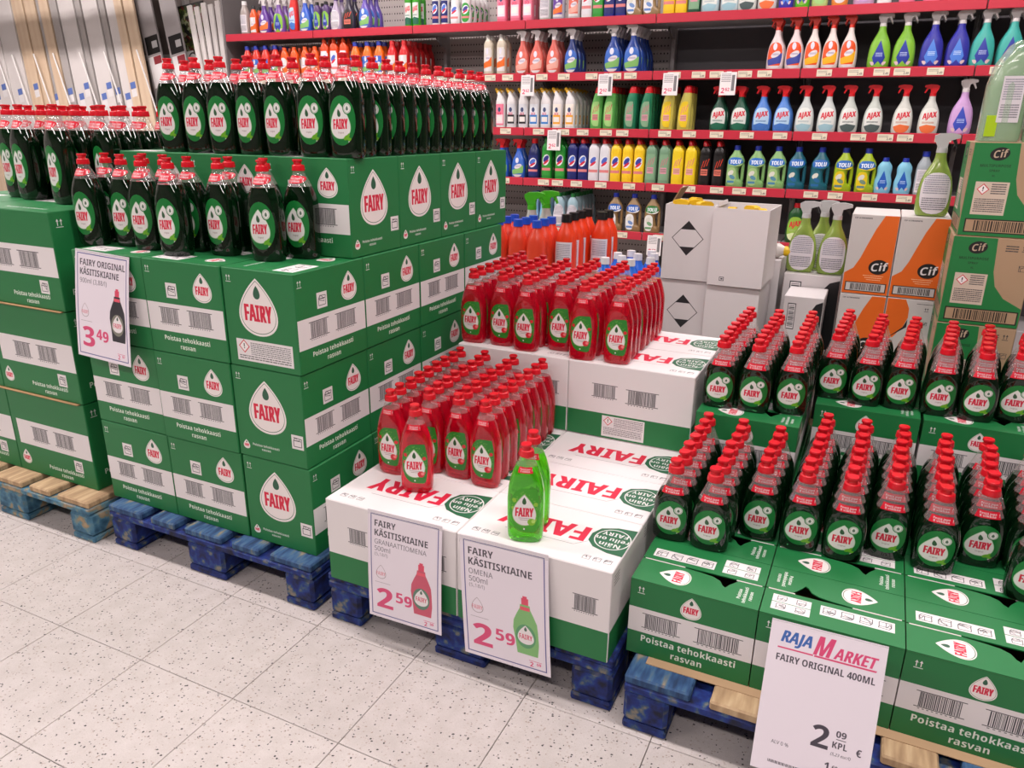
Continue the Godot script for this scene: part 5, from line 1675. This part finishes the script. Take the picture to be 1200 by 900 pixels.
func open_carton(label: String, a: Vector3, face: String, at: Vector3, turn: float, flap: bool) -> void:
	var o := thing("open_carton", label, "carton", at, turn, "white cartons behind the soap")
	var walls := Shape.new()
	walls.block(Vector3(0, 0.003, 0), Vector3(a.x, 0.006, a.z))
	for q in [-1.0, 1.0]:
		walls.block(Vector3(0, a.y * 0.5, q * (a.z * 0.5 - 0.002)), Vector3(a.x, a.y, 0.004), 0.001)
		walls.block(Vector3(q * (a.x * 0.5 - 0.002), a.y * 0.5, 0), Vector3(0.004, a.y, a.z - 0.008), 0.001)
	part("walls", walls.mesh(paint(Color(0.86, 0.84, 0.84), 0.7)), o)
	var f := Shape.new()
	f.quad(Vector3(-a.x * 0.5, a.y, 0), Vector3(a.x * 0.5, a.y, 0), Vector3(a.x * 0.5, 0, 0), Vector3(-a.x * 0.5, 0, 0), Vector3(0, 0, 1))
	part("front_face", f.mesh(print_of(face)), o, Vector3(0, 0, a.z * 0.5 + 0.0006))
	if flap:
		var fl := part("flap", slab(Vector3(0.004, 0.06, a.z * 0.5), paint(Color(0.62, 0.5, 0.38), 0.8)), o, Vector3(-a.x * 0.5 + 0.014, a.y + 0.026, -a.z * 0.2))
		fl.rotation.z = -0.5
	else:
		var fl := part("torn_rim", slab(Vector3(0.004, 0.016, a.z * 0.6), paint(Color(0.83, 0.81, 0.81), 0.8)), o, Vector3(-a.x * 0.5 + 0.004, a.y + 0.006, 0))
		fl.rotation.z = 0.3

func build_timber() -> void:
	var pine := noisy([[0.0, Color(0.76, 0.65, 0.53)], [0.5, Color(0.82, 0.72, 0.61)], [1.0, Color(0.86, 0.78, 0.68)]], 0.008, 256, 0.9, 0.6, Vector3(3, 0.2, 1), 3, 9)
	var white := paint(Color(0.84, 0.82, 0.81), 0.5)
	var grey := paint(Color(0.66, 0.64, 0.63), 0.6)
	var stick := paint(Color(0.36, 0.46, 0.72), 0.4)
	var paper := paint(Color(0.88, 0.87, 0.87), 0.5)
	# rack frame that the lengths lean on
	var rack := thing("timber_rack", "grey steel rack holding leaning timber at the left", "rack", Vector3(0, 0, -5.75))
	part("back_sheet", slab(Vector3(3.7, 2.9, 0.03), paint(Color(0.5, 0.46, 0.44), 0.7)), rack, Vector3(-7.05, 1.45, -0.06))
	for y in [0.9, 1.85, 2.7]:
		part("rail", slab(Vector3(3.7, 0.05, 0.04), grey, 0.004), rack, Vector3(-7.05, y, 0))
	part("header_board", slab(Vector3(3.3, 0.24, 0.03), grey, 0.003), rack, Vector3(-7.3, 2.53, 0.72))
	for x in [-8.8, -5.8]:
		part("header_rod", slab(Vector3(0.016, 0.84, 0.016), grey, 0.002), rack, Vector3(x, 3.07, 0.72))
	for x in [-8.88, -7.4, -6.15, -5.24]:
		part("post", slab(Vector3(0.05, 2.9, 0.05), grey, 0.004), rack, Vector3(x, 1.45, -0.02))
	var wide := [0.15, 0.12, 0.1, 0.19, 0.26, 0.08, 0.11, 0.16, 0.06, 0.13, 0.1, 0.16, 0.08, 0.07, 0.13, 0.1, 0.07, 0.13, 0.1, 0.13]
	var tone_of := [0, 0, 1, 1, 1, 0, 0, 0, 2, 0, 2, 1, 1, 2, 1, 1, 2, 1, 0, 0]
	var at := -8.825
	for i in wide.size():
		var t: int = tone_of[i]
		var w: float = wide[i]
		var tone: String = ["pale pine", "white painted", "grey primed"][t]
		var o := thing("timber_board", "%s board leaning in the timber rack, %s from left" % [tone, NTH[i] if i < 16 else ["seventeenth", "eighteenth", "nineteenth", "twentieth"][i - 16]], "board", Vector3(at + w * 0.5, 0.004, -5.36 - 0.012 * (i % 3)), 0.0, "boards in the timber rack")
		at += w + 0.012
		o.rotation = Vector3(-0.09, 0, 0.19)
		part("board", slab(Vector3(w, 2.75, 0.022), [pine, white, grey][t], 0.002), o, Vector3(0, 1.392, 0))
		if i % 2 == 0 or t == 1:
			part("blue_sticker", slab(Vector3(0.07, 0.06, 0.001), stick), o, Vector3(0, 1.62 - 0.05 * (i % 3), 0.012))
			part("white_sticker", slab(Vector3(0.07, 0.07, 0.001), paper), o, Vector3(0, 1.55 - 0.05 * (i % 3), 0.012))
	for i in 7:
		var y0 := 1.0
		var cord := thing("white_strap", "thin white strap slanting across the timber boards, %s from left" % NTH[i], "strap", Vector3([-8.5, -8.25, -7.9, -7.6, -7.2, -6.85, -6.4][i], y0, -5.335 - 0.09 * y0), 0.0, "straps across the timber")
		var cs := Shape.new()
		tube_mesh(cs, Vector3(0.2, 0.0, 0.008), Vector3(-0.16, 0.9, 0.008 - 0.082), 0.008, 0.008, 6)
		part("strap", cs.mesh(paint(Color(0.92, 0.91, 0.9), 0.4)), cord)
	# grey sample boards, a picture panel and white mouldings beside the shelf
	for i in 2:
		var o := thing("sample_board", "tall grey sample board with black and white label, %s one" % ["left", "right"][i], "board", Vector3(-6.1 + i * 0.31, 0.006, -5.5), 0.0, "grey sample boards")
		o.rotation = Vector3(-0.06, 0, 0.19)
		part("board", slab(Vector3(0.2, 2.5, 0.02), paint(Color(0.62, 0.6, 0.6), 0.5), 0.002), o, Vector3(0, 1.25, 0))
		part("black_label", slab(Vector3(0.17, 0.16, 0.001), paint(Color(0.08, 0.08, 0.08), 0.4)), o, Vector3(0.01, 1.98, 0.0115))
		part("round_mark", slab(Vector3(0.07, 0.06, 0.001), paint(Color(0.7, 0.7, 0.7), 0.4)), o, Vector3(0.04, 1.98, 0.0125))
		part("white_label", slab(Vector3(0.17, 0.28, 0.001), paper), o, Vector3(0.01, 1.74, 0.0115))
		part("red_mark", slab(Vector3(0.1, 0.07, 0.001), paint(Color(0.55, 0.16, 0.2), 0.4)), o, Vector3(0.04, 1.84, 0.0125))
	var c := Canvas.new(160, 240, Color(0.08, 0.075, 0.07))
	for i in 260:
		var y := gen.randf_range(8, 200)
		var col: Color = [Color(0.35, 0.1, 0.1), Color(0.3, 0.36, 0.14), Color(0.5, 0.52, 0.4), Color(0.16, 0.2, 0.1)][gen.randi_range(0, 3)]
		c.oval(gen.randf_range(8, 152), y, gen.randf_range(3, 9), gen.randf_range(4, 14), col, gen.randf_range(0, 3))
	c.rect(8, 150, 60, 80, Color(0.86, 0.85, 0.84))
	c.hoop(60, 190, 26, 34, 4, Color(0.1, 0.1, 0.1), Color(0.86, 0.85, 0.84))
	c.rect(100, 130, 30, 100, Color(0.7, 0.68, 0.64))
	tex.plants = c.done()
	var pp := thing("picture_panel", "dark picture panel with plants beside the white laths", "poster", Vector3(-6.02, 1.98, -5.7), 0.0)
	pp.rotation.z = 0.12
	part("panel", slab(Vector3(0.4, 0.62, 0.01), print_of("plants", 0.4)), pp)
	for i in 8:
		var o := thing("white_lath", "white wooden lath leaning by the shelf end, %s from left" % NTH[i], "lath", Vector3(-5.42 + i * 0.0235, 0.006, -5.35 - 0.025 * (i % 3)), 0.0, "white laths by the shelf end")
		o.rotation = Vector3(-0.05, 0, 0.16 - 0.0143 * i)
		part("strip", slab(Vector3(0.052, 2.26 - 0.03 * (i % 3), 0.02), white, 0.003), o, Vector3(0, 1.132, 0))
	var sg := thing("rack_sign", "white and pink sign strip hanging over the sample boards", "sign", Vector3(-6.1, 2.36, -5.36), 0.0)
	part("strip", slab(Vector3(0.42, 0.12, 0.006), paint(Color(0.9, 0.86, 0.87), 0.5)), sg)
	part("pink_end", slab(Vector3(0.03, 0.12, 0.002), paint(Color(0.85, 0.3, 0.45), 0.5)), sg, Vector3(0.195, 0, 0.0042))
	part("cord", slab(Vector3(0.004, 1.14, 0.004), grey), sg, Vector3(0, 0.62, -0.004))
# ---------------------------------------------------------------- the scene
const LAMP_TINT := Color(1.0, 0.955, 0.95)
const LAMP_ENERGY := 6.2
const LAMP_ROWS := [1.6, -1.2, -4.0]
const LAMP_COLS := [-7.4, -3.6, 0.2]

func _ready():
	gen.seed = 11
	var cam := Camera3D.new()
	cam.name = "camera"
	cam.position = Vector3(0, 1.288, 0)
	cam.rotation_degrees = Vector3(-18.957, 25.327, 0.705)
	cam.fov = 53.65
	cam.near = 0.05
	cam.current = true
	add_child(cam)
	var env := Environment.new()
	env.background_mode = Environment.BG_COLOR
	env.background_color = Color(0, 0, 0)
	env.tonemap_mode = Environment.TONE_MAPPER_LINEAR
	env.tonemap_exposure = 1.0
	env.sdfgi_enabled = true
	env.ssao_enabled = true
	env.ssil_enabled = true
	var we := WorldEnvironment.new()
	we.name = "environment"
	we.environment = env
	add_child(we)
	build_lamps()
	print_cartons()
	print_labels()
	print_sheets()
	print_shelf()
	build_room()
	build_pallets()
	build_carton_stacks()
	build_small_cartons()
	build_sheets()
	build_soap_bottles()
	build_back_row()
	build_shelf()
	build_timber()

func build_pallets() -> void:
	var blue := noisy([[0.0, Color(0.02, 0.05, 0.16)], [0.3, Color(0.04, 0.12, 0.36)], [0.55, Color(0.05, 0.16, 0.46)], [0.7, Color(0.1, 0.24, 0.5)], [0.8, Color(0.26, 0.34, 0.42)], [1.0, Color(0.5, 0.47, 0.42)]], 0.03, 512, 0.83, 0.7, Vector3.ONE, 6, 5, true)
	var deck_blue := noisy([[0.0, Color(0.1, 0.2, 0.34)], [0.4, Color(0.16, 0.3, 0.47)], [0.65, Color(0.24, 0.38, 0.52)], [0.82, Color(0.36, 0.42, 0.46)], [1.0, Color(0.55, 0.5, 0.42)]], 0.02, 512, 0.83, 0.75, Vector3(3.0, 0.5, 1), 6, 6, true)
	var pale := noisy([[0.0, Color(0.14, 0.3, 0.4)], [0.45, Color(0.27, 0.46, 0.56)], [0.62, Color(0.4, 0.53, 0.55)], [0.74, Color(0.56, 0.5, 0.4)], [1.0, Color(0.66, 0.58, 0.46)]], 0.025, 512, 0.83, 0.7, Vector3.ONE, 6, 7, true)
	var wood := noisy([[0.0, Color(0.6, 0.49, 0.37)], [0.5, Color(0.7, 0.59, 0.45)], [1.0, Color(0.78, 0.68, 0.54)]], 0.02, 512, 0.83, 0.75, Vector3(3.0, 0.4, 1), 6, 8, true)
	mats.wood = wood
	build_pallet(-2.909, -1.35, [wood, wood, wood, wood, wood], pale, pale, "bare wood pallet with pale blue painted feet under the leftmost cartons")
	build_pallet(-2.051, -1.379, [deck_blue, deck_blue, deck_blue, deck_blue, deck_blue], blue, blue, "worn blue pallet under the tall green carton stack")
	build_pallet(-1.1926, -1.379, [blue, blue, blue, blue, blue], blue, blue, "dark blue pallet under the white cartons")
	build_pallet(-0.356, -1.35, [deck_blue, wood, deck_blue, wood, deck_blue], blue, blue, "blue pallet with fresh wooden boards behind the shop price sheet")

func build_carton_stacks() -> void:
	var L := 0.2856
	var W := 0.238
	var H := 0.263
	var floors := ["bottom", "second", "third", "top"]
	var s := Vector3(L, H, W)
	var g := "green cartons of the tall stack"
	var x0 := -1.2724
	var z0 := -1.429
	for k in 3:
		var y := 0.144 + k * H
		var dx: float = [0.0, -0.002, 0.0][k]
		for i in 2:
			for j in 2:
				var at := Vector3(x0 - W - L * (i + 0.5) + dx - 0.001, y, z0 - W * (j + 0.5) - 0.001 * j + (gen.randf_range(0.0, 0.005) if j == 0 else 0.0))
				put_carton("green_soap_carton", "green soap carton, %s layer of the tall stack, %s from its corner, %s row" % [floors[k], ["first left", "second left"][i], ["front", "second"][j]], s - Vector3.ONE * 0.001, {"front": "long", "back": "long", "right": "short1", "left": "short1", "top": "top"}, GREEN, at, 0.0, g)
		for j in 4:
			var at := Vector3(x0 - W * 0.5 + dx + gen.randf_range(0.0, 0.004), y, z0 - L * (j + 0.5) - 0.001 * j)
			# turned a quarter: its long face looks to the right
			put_carton("green_soap_carton", "green soap carton, %s layer of the tall stack, %s back along its right flank" % [floors[k], NTH[j]], s - Vector3.ONE * 0.001, {"front": "long", "back": "long", "right": "short1", "left": "short0" if k == 2 else "short1", "top": "top"}, GREEN, at, PI / 2, g)
	var y4 := 0.144 + 3 * H
	for j in 4:
		put_carton("green_soap_carton", "top layer green soap carton with large drop, %s back along the right flank" % NTH[j], s - Vector3.ONE * 0.001, {"front": "long", "back": "long", "right": "short1", "left": "short1", "top": "top"}, GREEN, Vector3(-1.2787 - L * 0.5, y4, -1.6772 - W * (j + 0.5)), 0.0, g)
	for i in range(1, 3):
		put_carton("green_soap_carton", "top layer green soap carton, %s left of its corner, behind the ledge bottles" % ["first", "second"][i - 1], s - Vector3.ONE * 0.001, {"front": "long", "back": "long", "right": "short1", "left": "short1", "top": "top"}, GREEN, Vector3(-1.2787 - L * (i + 0.5) - 0.001 * i, y4, -1.6772 - W * 0.5), 0.0, g)
	# leftmost pallet
	var B := Vector3(0.384, 0.294, 0.29)
	for k in 3:
		for i in 2:
			for j in 2:
				put_carton("large_soap_carton", "larger green carton, %s layer on the leftmost pallet, %s, %s row" % [["bottom", "middle", "top"][k], ["right end", "further left"][i], ["front", "second"][j]], B, {"front": "big_long", "back": "big_long", "right": "big_short", "left": "big_short", "top": "big_top"}, GREEN, Vector3(-2.153 - 0.386 * (i + 0.5), 0.144 + k * 0.2965, -1.426 - 0.291 * (j + 0.5)), 0.0, "large green cartons on the leftmost pallet")
		if k < 2:
			var sh := slab(Vector3(0.76, 0.0022, 0.56), paint(Color(0.66, 0.52, 0.36), 0.8))
			var o := thing("cardboard_sheet", "brown cardboard sheet between the %s layers on the leftmost pallet" % ["lower", "upper"][k], "cardboard", Vector3(-2.55, 0.144 + (k + 1) * 0.2965 - 0.0013, -1.426 - 0.272))
			part("sheet", sh, o)
	# white cartons
	var ws := Vector3(0.3836, 0.2345, 0.231)
	for i in 2:
		for j in 3:
			put_carton("white_soap_carton", "white soap carton with green foot, lower tier, %s column, %s row" % [["right", "left"][i], NTH[j]], ws, {"front": "white0", "back": "white0", "right": "white_side", "left": "white_side", "top": "white_top"}, PAPER, Vector3(-0.4019 - 0.3846 * (i + 0.5), 0.144, -1.3656 - 0.232 * (j + 0.5)), 0.0, "white soap cartons")
		for j in 2:
			put_carton("white_soap_carton", "white soap carton with green foot, upper tier, %s column, %s row" % [["right", "left"][i], ["front", "back"][j]], ws, {"front": "white1" if i == 0 else "white0", "back": "white0", "right": "white_side", "left": "white_side", "top": "white_top"}, PAPER, Vector3(-0.4019 - 0.3846 * (i + 0.5), 0.144 + (0.235 if true else 0.0), -1.3656 - 0.232 * (j + 3.5)), 0.0, "white soap cartons")
			put_carton("white_soap_carton", "white soap carton hidden under the upper tier, %s column, %s row" % [["right", "left"][i], ["front", "back"][j]], ws, {"front": "white0", "right": "white_side", "top": "white_top"}, PAPER, Vector3(-0.4019 - 0.3846 * (i + 0.5), 0.144, -1.3656 - 0.232 * (j + 3.5)), 0.0, "white soap cartons")
